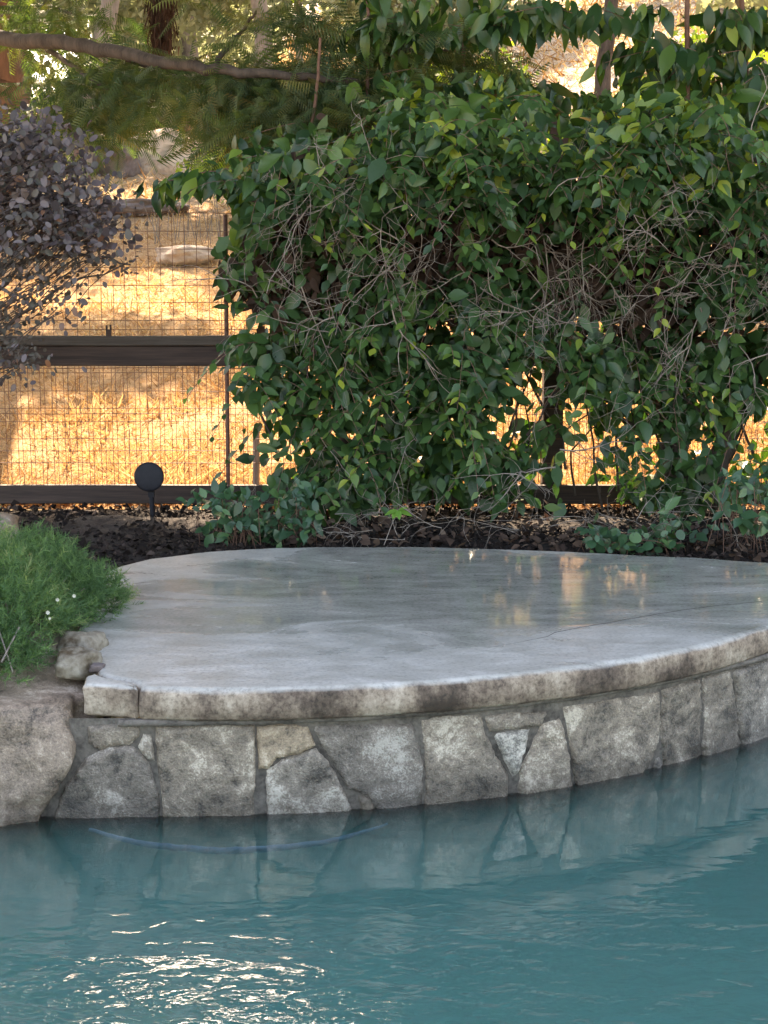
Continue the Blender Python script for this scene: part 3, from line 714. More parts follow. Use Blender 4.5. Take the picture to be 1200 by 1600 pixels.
def leaf_pieces(P, Mx, s_, rn, tpl, mat, parent, count, yrange=None, seed=0, nvar=6, zmin=None):
    """the nearest, most exposed leaves inside the picture become leaf objects; returns mask of the rest"""
    tn = math.tan(TILT)
    d = P[:, 1]; u = 600+F*P[:, 0]/(d*math.cos(TILT)+(CAMZ-P[:, 2])*math.sin(TILT)); dz = (P[:, 2]-CAMZ)
    v = 800-F*(dz*math.cos(TILT)+d*math.sin(TILT))/(d*math.cos(TILT)-dz*math.sin(TILT))
    vis = (u > -10) & (u < 1210) & (v > -10) & (v < 1300)
    cell = {}
    idx = np.where(vis)[0]; idx = idx[np.argsort(d[idx]-s_[idx]*2)]
    cs = 26
    order = []
    used = {}
    for i in idx:
        k = (int(u[i]//cs), int(v[i]//cs)); c_ = used.get(k, 0)
        used[k] = c_+1; order.append((c_, d[i], i))
    order.sort()
    pick = [o[2] for o in order[:count]]
    V, T = tpl; mes = []
    for j in range(nvar):
        Vj = V.copy(); Vj[:, 2] *= 1+.8*(j % 3-1)*.6; Vj[:, 0] *= 1+.12*((j//3)-.5)
        me = mesh_np('leaf', Vj, T, True, {'rnd': np.full(len(V), 0.0)}); me.materials.append(mat); mes.append(me)
    inv = Matrix.Translation(parent.location).inverted()
    for j, i in enumerate(pick):
        o = bpy.data.objects.new('leaf', mes[j % nvar]); COL.objects.link(o); o.parent = parent; o.matrix_parent_inverse = inv
        o.matrix_basis = Matrix.Translation(P[i].tolist()) @ Matrix(Mx[i].tolist()).to_4x4() @ Matrix.Scale(float(s_[i]), 4)
    m_ = np.ones(len(P), bool); m_[pick] = False
    return m_

# ---------------------------------------------------------------- hedge
HY0 = 5.62
hedge = empty('hedge', (.7, 5.6, -.03)); tag(hedge, 'broad dense glossy green hedge with tangled bare twigs over the fence behind the platform', 'hedge')
holes = [(597, 632, 13, 12), (950, 488, 30, 30), (922, 508, 16, 14), (1135, 506, 36, 9), (1048, 490, 8, 16), (893, 672, 18, 62), (925, 715, 42, 26), (905, 640, 30, 30), (1000, 690, 16, 14), (980, 728, 20, 10),
         (1122, 700, 16, 26), (1165, 690, 40, 46), (1180, 640, 16, 24), (832, 628, 14, 26), (812, 668, 10, 14), (780, 655, 8, 8), (755, 655, 7, 7), (420, 715, 22, 34), (655, 516, 9, 9), (690, 510, 6, 10), (740, 514, 7, 10),
         (670, 700, 8, 10), (750, 745, 8, 8), (840, 740, 30, 8), (900, 790, 8, 9), (820, 787, 10, 4), (945, 787, 8, 4), (1070, 600, 4, 10), (1178, 613, 6, 8), (470, 690, 6, 8), (465, 560, 5, 6),
         (505, 455, 5, 8), (530, 470, 4, 4), (500, 655, 7, 10), (860, 560, 7, 8), (800, 600, 12, 14), (975, 580, 8, 8), (1000, 640, 8, 6), (1190, 420, 5, 8), (660, 440, 4, 9), (690, 405, 4, 9)]
def hedge_field(n, r_):
    x = r_.uniform(-.72, 3.4, n); zf = r_.uniform(0, 1, n); zz = .0+1.66*zf
    # left outline
    le = np.interp(zz, [0, .15, .45, .8, 1.1, 1.3, 1.5, 1.66], [-.30, -.43, -.49, -.58, -.585, -.54, -.34, -.02])+.05*np.sin(zz*17)+.03*np.sin(zz*41)
    top = 1.48+.10*np.sin(x*2.1+.6)+.08*np.sin(x*7.3)+.07*np.sin(x*17)+np.where(x < 0, -.10*np.abs(x/.6), 0)
    yf = np.interp(zz, [0, .2, .6, .95, 1.12, 1.25, 1.45, 1.62], [5.48, 5.42, 5.38, 5.46, 5.42, 5.16, 5.10, 5.30])+.07*np.sin(x*5+zz*4)+.04*np.sin(x*13)
    y = yf+np.where(r_.random(n) < np.where(zz < .75, .27, .38), r_.uniform(.25, .75, n), np.abs(r_.normal(0, 1, n))*.18)
    ok = (x > le) & (zz < top) & (y < 6.25)
    # sparser brown band where twigs show
    band = np.exp(-((zz-(1.10+.05*np.sin(x*4)))/.10)**2)
    ok &= (r_.random(n) > band*.80) | (y > 5.68)
    low = np.clip((.55-zz)/.55, 0, 1)*(zz > .14); ok &= r_.random(n) > low*.18*(x > .2)
    P = np.stack([x, y, zz], -1)
    u = 600+F*x/(5.75*math.cos(TILT)+(CAMZ-zz)*math.sin(TILT)); dz = zz-CAMZ
    v = 800-F*(dz*math.cos(TILT)+5.75*math.sin(TILT))/(5.75*math.cos(TILT)-dz*math.sin(TILT))
    for (hx, hy, rx, ry) in holes:
        mg = 22 if rx > 13 else 17
        dd = ((u-hx)/(rx+mg))**2+((v-hy)/(ry+mg))**2
        ok &= ~((dd < 1) & (r_.random(len(dd)) > .10))
    return P[ok]
r_ = np.random.default_rng(11)
Cn = hedge_field(4600, r_)
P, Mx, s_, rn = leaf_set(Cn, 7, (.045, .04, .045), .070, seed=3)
keep = P[:, 2] > .085+.03*np.sin(P[:, 0]*9); P, Mx, s_, rn = P[keep], Mx[keep], s_[keep], rn[keep]
# leaves on the lit upper shelf point up and out
upz = P[:, 2] > 1.32
a2 = rng.normal(0, .7, (len(P), 3))+np.array([0, -.5, -.1]); n2 = rng.normal(0, .4, (len(P), 3))+np.array([0, -.35, 1])
M2 = frames(a2, n2); mixu = upz & (rng.random(len(P)) < .6); Mx[mixu] = M2[mixu]
# drooping shoots with alternate leaves hanging off the face of the hedge
r_ = np.random.default_rng(14); Cs = hedge_field(3000, r_); Cs = Cs[(Cs[:, 1] < 5.62)][:1250]; SP = []; SM = []; SS = []; SR = []; stb = Tubes(3)
for c_ in Cs:
    az = r_.normal(0, 1); d0 = np.array([.8*az, -.5-.3*r_.random(), r_.uniform(-.6, .5)]); d0 /= np.linalg.norm(d0); L = r_.uniform(.14, .30); nl = int(L/.026); base = r_.random()
    pts = [c_+np.array([0, -.03, 0])+d0*L*t+np.array([0, 0, -.55*L*t*t]) for t in np.linspace(0, 1, nl)]
    if min(p[2] for p in pts) < .10: continue
    uu = 600+F*pts[-1][0]/5.75; vv = 450+F*(CAMZ-pts[-1][2])/5.75
    if any(((uu-h_[0])/(h_[2]+12))**2+((vv-h_[1])/(h_[3]+12))**2 < 1 for h_ in holes) and r_.random() < .8: continue
    stb.add(pts, .0013)
    for j, p_ in enumerate(pts):
        sgn = 1 if j % 2 else -1; SP.append(p_); SS.append(.068*(1-.35*j/nl)*r_.uniform(.75, 1.2)); SR.append(min(1, base*.6+.35*j/nl+.2*r_.random()))
        SM.append((np.array([sgn*.75*d0[1]+d0[0]*.5, -sgn*.75*d0[0]+d0[1]*.5-.1, -.55+r_.normal(0, .2)]), np.array([r_.normal(0, .3), -.55, .8+r_.normal(0, .25)])))
SMx = frames(np.array([m_[0] for m_ in SM]), np.array([m_[1] for m_ in SM]))
rn = np.clip(rn+np.where(P[:, 2] > 1.27, .22, -.06), 0, .985)  # sky light put into leaf colour: upper shelf lighter, the rest darker
P = np.r_[P, np.array(SP)]; Mx = np.r_[Mx, SMx]; s_ = np.r_[s_, SS]; rn = np.r_[rn, SR]
link('shoots', stb.mesh('shoots'), m_stem, hedge, 'stuff')
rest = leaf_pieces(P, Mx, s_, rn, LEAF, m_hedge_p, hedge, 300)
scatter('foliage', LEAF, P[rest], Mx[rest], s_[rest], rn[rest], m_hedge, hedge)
# brown dead leaves caught inside the hedge behind the bare twig band
r_ = np.random.default_rng(12); n = 2600; x = r_.uniform(-.5, 3.2, n); C_ = np.stack([x, r_.uniform(5.55, 6.0, n), 1.06+.05*np.sin(x*4)+r_.normal(0, .17, n)], -1); C_ = C_[C_[:, 2] > .75]
Pd, Md, sdd, rnd_ = leaf_set(C_, 4, (.05, .05, .05), .065, rnd=.9, seed=6)
scatter('dead_foliage', LEAF, Pd, Md, sdd, rnd_*.55, m_dead, hedge)
# trunks
for ctrl, r0, r1 in (([(1068, 800), (1052, 690), (1032, 580), (1018, 480), (1000, 400)], .060, .028), ([(1105, 790), (1130, 700), (1165, 620), (1200, 555), (1260, 480)], .050, .026),
                     ([(565, 800), (600, 775), (640, 750), (700, 690), (720, 600)], .030, .012), ([(560, 800), (540, 690), (480, 475), (420, 400), (370, 320)], .020, .009), ([(1500, 800), (1490, 600), (1440, 430)], .05, .03)):
    tb = Tubes(10); pts = curve_pts([at_y(x, y, 5.66+.05*i) for i, (x, y) in enumerate(ctrl)], 20, .004); tb.add(pts, np.linspace(r0, r1, len(pts)))
    link('trunk', tb.mesh('trunk'), m_bark, hedge)
# bare twigs
tb = Tubes(3); rt = random.Random(3)
def twig(p, d, L, r0, depth):
    n_ = 7; q = p.copy(); dirv = d.normalized(); pts = [q.copy()]
    cvx = Vector((rt.gauss(0, 1), rt.gauss(0, .6), rt.gauss(0, 1)))*.16+Vector((0, 0, -.06))
    for i in range(n_):
        dirv = (dirv+cvx+Vector((rt.gauss(0, .16), rt.gauss(0, .12), rt.gauss(0, .16)))).normalized()
        q = q+dirv*L/n_; pts.append(q.copy())
        if depth and rt.random() < .55:
            sdv = (dirv+Vector((rt.gauss(0, .8), rt.gauss(0, .5), rt.gauss(0, .8)))).normalized()
            twig(q.copy(), sdv, L*rt.uniform(.3, .65), r0*.55, depth-1)
    tb.add(pts, np.linspace(r0, r0*.35, len(pts)))
for i in range(190):
    x = rt.uniform(-.55, 2.6); zz = rt.gauss(1.08, .16) if rt.random() < .7 else rt.uniform(.15, 1.2)
    y = 5.34+.14*rt.random() if zz < 1.2 else 5.2
    y += -.02+.07*math.sin(x*5+zz*4)
    twig(Vector((x, y, zz)), Vector((rt.gauss(0, 1), rt.uniform(-.5, .15), rt.uniform(-1, .4))), rt.uniform(.14, .46), rt.uniform(.0014, .0042), 2)
link('twigs', tb.mesh('twigs'), m_twig, hedge, 'stuff')
tb = Tubes(4)
for i in range(60):   # darker inner branches
    x = rt.uniform(-.5, 2.6); p0 = Vector((x, rt.uniform(5.5, 5.9), rt.uniform(0, .9))); p1 = p0+Vector((rt.gauss(0, .25), rt.gauss(-.05, .1), rt.uniform(.3, .8)))
    pts = curve_pts([p0, (p0+p1)/2+Vector((rt.gauss(0, .06), 0, 0)), p1], 8, .004); tb.add(pts, np.linspace(.006, .002, len(pts)))
link('branches', tb.mesh('branches'), m_bark, hedge, 'stuff')

# ---------------------------------------------------------------- tall leafy shrubs above the hedge
def leafy(name, label, stems, sprigs, size, seed, count=90, per=7, spread=(.06, .05, .05), tpl=LEAF_LONG, extra=None, dens=1.0):
    root = empty(name, stems[0][0][0] if False else at_y(stems[0][0][0], stems[0][0][1], stems[0][0][2])); tag(root, label, 'shrub', None)
    for st, r0, r1 in stems and [(s_[0:-2], s_[-2], s_[-1]) for s_ in stems]:
        tb = Tubes(7); pts = curve_pts([at_y(*q) for q in st], 18, .002); tb.add(pts, np.linspace(r0, r1, len(pts))); link('stem', tb.mesh('stem'), m_stem, root)
    C_ = []; r_ = np.random.default_rng(seed); tb = Tubes(3)
    for (x0, y0, x1, y1, dep, k) in sprigs:       # picture box, depth, number of hanging sprays
        for _ in range(int(k*dens)):
            p = at_y(r_.uniform(x0, x1), r_.uniform(y0, y1), dep+r_.normal(0, .18)); L = r_.uniform(.12, .3)*(.25 if x0 < 300 else .45 if x0 < 440 else 1); ang = r_.uniform(0, 6.28)
            dv = Vector((math.cos(ang), .5*math.sin(ang), -.12)); n_ = 4
            pts = [p+dv*L*t+Vector((0, 0, -.12*L*t*t)) for t in np.linspace(0, 1, n_)]
            tb.add(pts, .0016); C_ += [tuple(q) for q in pts]
    link('twigs', tb.mesh('twigs'), m_stem, root, 'stuff')
    P, Mx, s_, rn = leaf_set(np.array(C_), 3, (.035, .03, .012), size, droop=1.1, outw=.25, rnd=.38, up=.1, seed=seed)
    rest = leaf_pieces(P, Mx, s_, rn, tpl, m_tall_p, root, count)
    scatter('foliage', tpl, P[rest], Mx[rest], s_[rest], rn[rest], m_tall, root)
    return root
leafy('tall_shrub', 'tall drooping dark green shrub with a straight reddish stem at the upper right',
      [((1070, 420, 6.25), (1073, 170, 6.3), (1074, 0, 6.3), (1076, -300, 6.35), .014, .009), ((1250, 420, 6.4), (1180, 200, 6.4), (1150, -100, 6.4), .016, .010)],
      [(1020, 50, 1200, 200, 6.3, 40), (1090, 0, 1210, 60, 6.3, 13), (1020, 150, 1210, 230, 6.3, 26), (900, 140, 1060, 200, 6.5, 8), (980, 55, 1040, 90, 6.3, 5), (1000, -300, 1300, 0, 6.4, 34), (840, 0, 1060, 16, 6.3, 8)], .10, 21, 110)
leafy('tall_shrub', 'tall drooping green shrub rising above the middle of the hedge',
      [((700, 420, 6.3), (715, 200, 6.35), (725, 60, 6.4), (730, -250, 6.4), .012, .007), ((640, 420, 6.3), (580, 180, 6.3), (575, 40, 6.3), (560, -200, 6.3), .010, .006)],
      [(620, 0, 720, 90, 6.4, 7), (560, 110, 860, 200, 6.35, 30), (540, 30, 680, 120, 6.3, 9), (720, 0, 880, 25, 6.3, 14), (820, 140, 940, 200, 6.45, 9), (540, -260, 900, 0, 6.4, 44)], .092, 22, 110)
leafy('tall_shrub', 'dark leafy shrub at the left hedge end with a bright sprig reaching left',
      [((470, 460, 6.2), (450, 320, 6.2), (490, 180, 6.15), (500, 60, 6.1), .012, .006), ((450, 330, 6.1), (380, 270, 6.0), (330, 268, 5.95), (245, 285, 5.9), .005, .002)],
      [(400, 225, 490, 300, 6.0, 26), (385, 280, 460, 420, 5.95, 26), (460, 190, 600, 250, 6.1, 20), (520, 100, 600, 190, 6.2, 8), (292, 268, 350, 276, 5.93, 5), (245, 280, 292, 286, 5.9, 3)], .085, 23, 120)

# ---------------------------------------------------------------- low plants
def lowplant(name, label, cat, boxes, size, seed, mat, matp, tpl, count, per=5, zl=.0, base=None, spread=.03):
    root = empty(name, base); tag(root, label, cat)
    r_ = np.random.default_rng(seed); C_ = []; tb = Tubes(4)
    for (x0, y0, x1, y1, dep, k) in boxes:
        for _ in range(k):
            p = at_y(r_.uniform(x0, x1), r_.uniform(y0, y1), dep+r_.uniform(-.12, .12)); p.z = max(p.z, .012)
            C_.append(tuple(p)); q = Vector((p.x+r_.normal(0, .04), p.y+.05, -.03)); mid = (p+q)/2+Vector((r_.normal(0, .02), 0, .02)); tb.add(curve_pts([q, mid, p], 6), .0015)
    P, Mx, s_, rn = leaf_set(np.array(C_), per, (spread, spread, spread*.6), size, droop=.15, outw=.7, rnd=.7, up=.9, seed=seed)
    P[:, 2] = np.maximum(P[:, 2], .0)
    rest = leaf_pieces(P, Mx, s_, rn, tpl, matp, root, count)
    if rest.any(): scatter('foliage', tpl, P[rest], Mx[rest], s_[rest], rn[rest], mat, root)
    link('stems', tb.mesh('stems'), m_stem, root, 'stuff'); return root
lowplant('low_shrub', 'low glossy green shrub at the back left edge of the platform', 'shrub', [(335, 775, 480, 842, 5.16, 66), (310, 770, 400, 795, 5.2, 10), (440, 760, 490, 805, 5.3, 10)], .044, 31, m_low, m_low_p, LEAF, 140, base=(-.45, 5.15, -.03))
lowplant('ground_plant', 'small leafy green plant at the back edge of the platform right of centre', 'plant', [(915, 830, 1045, 860, 4.98, 34)], .032, 32, m_low, m_low_p, LEAF_ROUND, 90, base=(.83, 5.0, -.03), spread=.026)
lowplant('trailing_shrub', 'trailing green shrub with bare twigs at the back right of the platform', 'shrub', [(1110, 750, 1215, 830, 5.0, 17), (1120, 700, 1210, 760, 5.15, 8), (1020, 800, 1110, 850, 5.05, 8)], .050, 33, m_low, m_low_p, LEAF, 120, base=(1.25, 5.0, -.03), spread=.035)
sd_ = empty('seedling', at_z(612, 838, 0)); tag(sd_, 'bright green seedling with a few pointed leaves alone in the mulch', 'plant')
p = at_y(622, 797, 5.1); tb = Tubes(4); tb.add(curve_pts([at_z(600, 852, -.01), at_y(612, 820, 5.08), p], 8), .0016); link('stem', tb.mesh('stem'), m_twig, sd_)
A = np.array([(-1, -.2, -.25), (.9, -.3, -.3), (.1, -1, -.5), (-.5, -.8, -.6), (.5, -.2, .2)], float); Nn = np.array([(0, -.4, 1)]*5, float)
leaf_pieces(np.array([tuple(p)]*5), frames(A, Nn), np.array([.055, .06, .05, .048, .04]), np.zeros(5), LEAF, m_seed_p, sd_, 5)

# feathery bush, lower left
fb = empty('feathery_bush', (-1.05, 3.85, 0)); tag(fb, 'mounded feathery bright green bush with tiny white flowers over the boulder', 'bush')
r_ = np.random.default_rng(41); C_ = []
lobes = [(-.97, 3.60, .03, .17, .22, .15), (-1.15, 3.75, .06, .26, .30, .21), (-.93, 3.92, .03, .15, .22, .16), (-1.10, 4.2, .03, .19, .25, .15), (-1.35, 3.9, .05, .3, .4, .22), (-.85, 4.0, .0, .10, .18, .12), (-.99, 3.38, .0, .15, .13, .10), (-1.15, 3.4, .02, .2, .15, .12)]
for (cx, cy, cz, rx, ry, rz) in lobes:
    n = int(900*(rx*rz)/(.26*.22))
    v = unit(r_.normal(0, 1, (n, 3))); v[:, 2] = np.abs(v[:, 2])*1.0-.15; k = r_.uniform(.62, 1.0, n)[:, None]*(1+.14*np.sin(v[:, :1]*7+v[:, 2:]*5+cx*9)+.10*np.sin(v[:, :1]*17+v[:, 1:2]*13))
    C_.append(np.c_[(v*k*np.array([rx, ry, rz])+np.array([cx, cy, cz])), v])
C_ = np.concatenate(C_); C_ = C_[C_[:, 2] > -.02]
n = len(C_); per = 34
base_ = np.repeat(C_[:, :3], per, 0); ax = unit(np.repeat(C_[:, 3:]+np.array([.15, -.15, .35]), per, 0)+r_.normal(0, .2, (n*per, 3)))
tt = r_.random(n*per)[:, None]; sprd = np.repeat(unit(C_[:, 3:]+np.array([.1, -.1, .4])+r_.normal(0, .3, (n, 3))), per, 0)
P = base_+sprd*tt*.055; a = unit(sprd*.75+unit(r_.normal(0, 1, (n*per, 3)))*.85)
needle = (np.array([(-.045, 0, 0), (.045, 0, 0), (0, 1, 0)], float), np.array([(0, 1, 2)]))
cr = np.repeat(r_.random(n), per); rn = np.clip(cr*.6+r_.random(n*per)*.3+tt[:, 0]*.2-.05+.12*np.sin(P[:, 0]*14+P[:, 1]*9), 0, 1)
scatter('foliage', needle, P, frames(a, r_.normal(0, 1, (n*per, 3))), .020*np.clip(r_.normal(1, .25, n*per), .4, 1.6), rn, m_fern, fb, smooth=False)
tb = Tubes(3)
for i in range(500):
    j = r_.integers(n); e = Vector(C_[j, :3].tolist()); q = Vector((e.x*.4+-1.05*.6, e.y*.4+3.85*.6, -.03)); tb.add([q, q.lerp(e, .5)+Vector((0, 0, .01)), e], .0013)
for a_, b_ in (((2, 1185-150), (30, 980)), ((20, 1050), (-10, 960))):
    tb.add([at_y(*a_, 3.25), at_y(*b_, 3.4)], .0025)
link('stems', tb.mesh('stems'), m_twig, fb, 'stuff')
bm = bmesh.new()
def flower(px, py, dep, s_):
    bm = bmesh.new(); c = at_y(px, py, dep)
    for k in range(7):
        a = k*2*math.pi/7; v = [bm.verts.new(c+Vector(q)*s_) for q in ((0, 0, 0), (math.cos(a-.35), -.3, math.sin(a-.35)), (1.25*math.cos(a), -.45, 1.25*math.sin(a)), (math.cos(a+.35), -.3, math.sin(a+.35)))]
        bm.faces.new(v)
    link('flower', mesh_bm('flower', bm), m_flower, fb)
for q in ((90, 937, 3.42, .004), (116, 931, 3.45, .004), (75, 957, 3.38, .0045), (78, 966, 3.36, .003)): flower(*q)

# purple leaved shrub, left
ps_ = empty('purple_shrub', (-1.75, 5.3, -.03)); tag(ps_, 'dusky purple and grey leaved shrub leaning in from the left before the fence', 'shrub')
r_ = np.random.default_rng(51); C_ = []; tbp = Tubes(4)
for (x0, y0, x1, y1, k) in [(-40, 180, 90, 330, 95), (0, 220, 130, 330, 60), (40, 290, 170, 350, 32), (-40, 330, 150, 400, 50), (-40, 400, 100, 520, 30), (-60, 520, 50, 575, 30), (90, 390, 195, 440, 15), (100, 340, 190, 375, 16), (20, 440, 130, 500, 7), (-500, 150, -40, 600, 330)]:
    for _ in range(k): C_.append(tuple(at_y(r_.uniform(x0, x1), r_.uniform(y0, y1), 5.25+r_.uniform(-.2, .25))))
C_ = np.array(C_)
for i in range(0, len(C_), 1):
    p = Vector(C_[i].tolist()); d = Vector((-.18-.1*r_.random(), r_.normal(0, .04), -.10-.12*r_.random())); tbp.add(curve_pts([p, p+d*.5+Vector((0, 0, .02)), p+d], 4), [.0012, .0016, .002, .0024, .003][:5] if False else .0017)
for q in ([(-420, 900), (-330, 600), (-120, 430), (60, 330), (130, 260)], [(-420, 900), (-260, 640), (-60, 560), (60, 470), (200, 410)], [(-430, 900), (-300, 500), (-160, 300), (0, 200)], [(-330, 600), (-100, 450), (100, 400), (205, 415)], [(-300, 620), (-60, 500), (20, 430), (60, 340)]):
    pts = curve_pts([at_y(x, y, 5.3) for x, y in q], 16, .006); tbp.add(pts, np.linspace(.016, .003, len(pts)))
lowr = at_y(600, 395, 5.25).z
P, Mx, s_, rn = leaf_set(C_, 11, (.055, .05, .045), .029, droop=.3, outw=.4, rnd=.8, up=.5, seed=5)
s_ = np.where(P[:, 2] < lowr, s_*.74, s_); rn = np.where(P[:, 2] < lowr, .62+.38*rn, rn)
rest = leaf_pieces(P, Mx, s_, rn, LEAF_OVAL, m_purple_p, ps_, 150)
scatter('foliage', LEAF_OVAL, P[rest], Mx[rest], s_[rest], rn[rest], m_purple, ps_)
link('branches', tbp.mesh('branches'), m_bark, ps_, 'stuff')

# ---------------------------------------------------------------- conifer with the long dark branch
cf = empty('conifer_tree', at_y(-70, 700, 10.5)); cf.location.z = float(hz(cf.location.x, 10.5)); tag(cf, 'reddish trunked conifer with a long dark branch of feathery foliage reaching right', 'tree')
tb = Tubes(12); pts = curve_pts([Vector((cf.location.x, 10.5, cf.location.z-.2)), at_y(2, 150, 10.5), at_y(-2, 20, 10.5), at_y(-40, -900, 10.6)], 16, .01); tb.add(pts, np.linspace(.24, .13, len(pts))); link('trunk', tb.mesh('trunk'), m_redbark, cf)
tb = Tubes(9)
br = curve_pts([at_y(-60, 55, 8.0), at_y(60, 66, 7.3), at_y(150, 75, 6.9), at_y(250, 98, 6.5), at_y(340, 108, 6.3), at_y(430, 118, 6.2), at_y(560, 128, 6.3)], 30, .005)
tb.add(br, np.linspace(.042, .014, len(br)))
for ctrl in ([(200, 90, 6.9), (310, 130, 7.0), (400, 150, 6.8)], [(60, 66, 8.1), (150, 130, 7.0), (230, 170, 7.5)], [(430, 118, 6.6), (520, 90, 7.0), (640, 78, 6.5), (740, 82, 6.8)], [(-40, 40, 9.2), (60, 10, 8.1), (120, 25, 7.5)], [(330, 108, 6.8), (370, 60, 6.9), (400, 20, 6.7)]):
    q = curve_pts([at_y(*c_) for c_ in ctrl], 12, .004); tb.add(q, np.linspace(.016, .005, len(q)))
link('branch', tb.mesh('branch'), m_bark, cf)
def spray_tpl(k=11):
    V = [(0, 0, 0)]; V = []; T = []
    for i in range(k):
        t = i/(k-1); L = .42*(1-.75*t)*(1-.4*(1-t))
        for s_ in (-1, 1):
            b = len(V); V += [(0, t*.9-.02, 0), (0, t*.9+.035, 0), (s_*L, t*.9+.22*L/.42+.06, -.04-.25*L)]; T.append((b, b+1, b+2) if s_ < 0 else (b, b+2, b+1))
    V += [(-.01, 0, 0), (.01, 0, 0), (0, 1.05, -.05)]; T.append((len(V)-3, len(V)-2, len(V)-1))
    return np.array(V, float), np.array(T)
SPR = spray_tpl()
def sprays(boxes, size, seed, mat, parent, name='foliage', down=.35, cl=5):
    r_ = np.random.default_rng(seed); C_ = []
    for (x0, y0, x1, y1, d0, d1, k) in boxes:
        for _ in range(k):
            t = r_.random(); c = np.array(at_y(x0+(x1-x0)*t, r_.uniform(y0, y1), d0+(d1-d0)*t+r_.normal(0, .12)))
            dv = np.array([r_.normal(.2, .6), r_.normal(-.2, .5), -down+r_.normal(0, .2)]); dv /= np.linalg.norm(dv)
            for j in range(cl): C_.append(np.r_[c+dv*j*size*.5, dv])
    C_ = np.array(C_); n = len(C_); a = C_[:, 3:]+r_.normal(0, .55, (n, 3)); nn = r_.normal(0, .45, (n, 3))+np.array([0, -.3, 1])
    scatter(name, SPR, C_[:, :3], frames(a, nn), size*np.clip(r_.normal(1, .25, n), .5, 1.6), np.clip(np.repeat(r_.random(n//cl), cl)*.6+r_.random(n)*.4, 0, 1), mat, parent, smooth=False)
sprays([(40, 95, 480, 130, 7.55, 6.50, 105), (110, 100, 420, 128, 7.15, 6.50, 60), (40, 150, 140, 185, 7.4, 7.1, 22), (300, 120, 420, 170, 6.7, 6.4, 30), (0, 0, 160, 50, 8.15, 7.50, 60), (340, 100, 560, 180, 6.55, 6.35, 90), (470, 50, 660, 110, 7.00, 6.35, 55), (380, 10, 480, 60, 6.35, 6.40, 20), (30, 160, 130, 205, 7.45, 7.30, 24), (600, 60, 780, 110, 6.90, 6.35, 40), (-500, -200, 400, -30, 8.15, 6.80, 60), (380, 120, 640, 205, 6.35, 6.35, 95), (420, 0, 620, 60, 7.00, 6.35, 40), (30, 165, 190, 205, 7.15, 6.90, 25), (350, 165, 450, 205, 6.7, 6.40, 30)],   .14, 61, m_conifer, cf)
# dead brown cluster hanging at the top
r_ = np.random.default_rng(71); n = 1500
t = r_.random(n); cx = 252+r_.normal(0, 14, n)*(1-.35*t); cy = -40+t*115; P = np.array([tuple(at_y(cx[i], cy[i], 7.6+r_.normal(0, .05))) for i in range(n)])
a = np.stack([r_.normal(-.05, .22, n), r_.normal(0, .2, n), -np.ones(n)], -1)
scatter('dead_foliage', (np.array([(-.04, 0, 0), (.04, 0, 0), (0.02, 1, 0)], float), np.array([(0, 1, 2)])), P, frames(a, r_.normal(0, 1, (n, 3))), .09, r_.random(n), m_deadneedle, cf, smooth=False)

# ---------------------------------------------------------------- big shade tree over the garden (crown above the frame)
def crown(blobs, n, size, mat, parent, seed, tpl=QUAD, per=5, gap=.0, name='crown'):
    r_ = np.random.default_rng(seed); vol = np.array([b[3]*b[4]*b[5] for b in blobs])**.8; k = (vol/vol.sum()*n/per).astype(int)+3
    out = []
    for b, m_ in zip(blobs, k):
        v = unit(r_.normal(0, 1, (m_, 3)))*r_.random((m_, 1))**.42
        v *= 1+.22*np.sin(v[:, :1]*6+b[0])*np.cos(v[:, 2:]*5+b[1]); out.append(v*np.array(b[3:6])+np.array(b[:3]))
    C_ = np.concatenate(out)
    P, Mx, s_, rn = leaf_set(C_, per, (size*.9,)*3, size, droop=.3, outw=.2, rnd=.9, up=.6, seed=seed)
    scatter(name, tpl, P, Mx, s_, rn, mat, parent, smooth=False)
def limb(parent, pts, r0, r1, mat, name='trunk', sides=9, jit=.02):
    tb = Tubes(sides); q = curve_pts(pts, 14, jit); tb.add(q, np.linspace(r0, r1, len(q))); return link(name, tb.mesh(name), mat, parent)
sh = empty('shade_tree', (2.6, 7.2, float(hz(2.6, 7.2)))); tag(sh, 'spreading shade tree standing behind the right part of the hedge', 'tree')
limb(sh, [(2.6, 7.2, 0), (2.5, 7.1, 2), (2.0, 6.9, 4), (1.8, 6.6, 6)], .18, .07, m_bark)
for e in [(-.5, 6.3, 4.6), (-2.5, 6.6, 4.4), (.5, 5.4, 5.0), (4.2, 6.2, 4.6), (1.5, 7.8, 5.2)]: limb(sh, [(2.4, 7.1, 2.4), ((2.4+e[0])/2, (7.1+e[1])/2, 3.7), e], .08, .02, m_bark, 'limb', 7)
rr_ = random.Random(9); bl = []
for ix in range(12):
    for iy in range(7):
        for lay in range(2):
            zc = 3.7+1.7*lay+rr_.uniform(-.3, .4); y = .9+iy*.60+rr_.uniform(-.2, .2)+1.035*zc; xx = -4.6+ix*.82+rr_.uniform(-.3, .3)-.2*zc
            az = math.degrees(math.atan2(xx, y-2.3)); el = math.degrees(math.atan2(zc-WZ, math.hypot(xx, y-2.3)))
            if -22 < az < -2 and 22 < el < 37 and rr_.random() < .5: continue
            if 7 < az < 15 and 22 < el < 33 and rr_.random() < .4: continue
            bl.append((xx, y, zc, rr_.uniform(.55, .8), rr_.uniform(.45, .62), rr_.uniform(.3, .45)))
for tx in (-1.1, -.7, -.3, .1, .5):  # extra crown clumps added along the sun's path to keep the platform shaded
    for ty in (3.7, 4.2, 4.7):
        zc = 6.2+rr_.uniform(-.2, .3); bl.append((tx-.22*zc+rr_.uniform(-.1, .1), ty+1.035*zc, zc, .42, .42, .35))
crown(bl, 112000, .15, m_canopy, sh, 81)

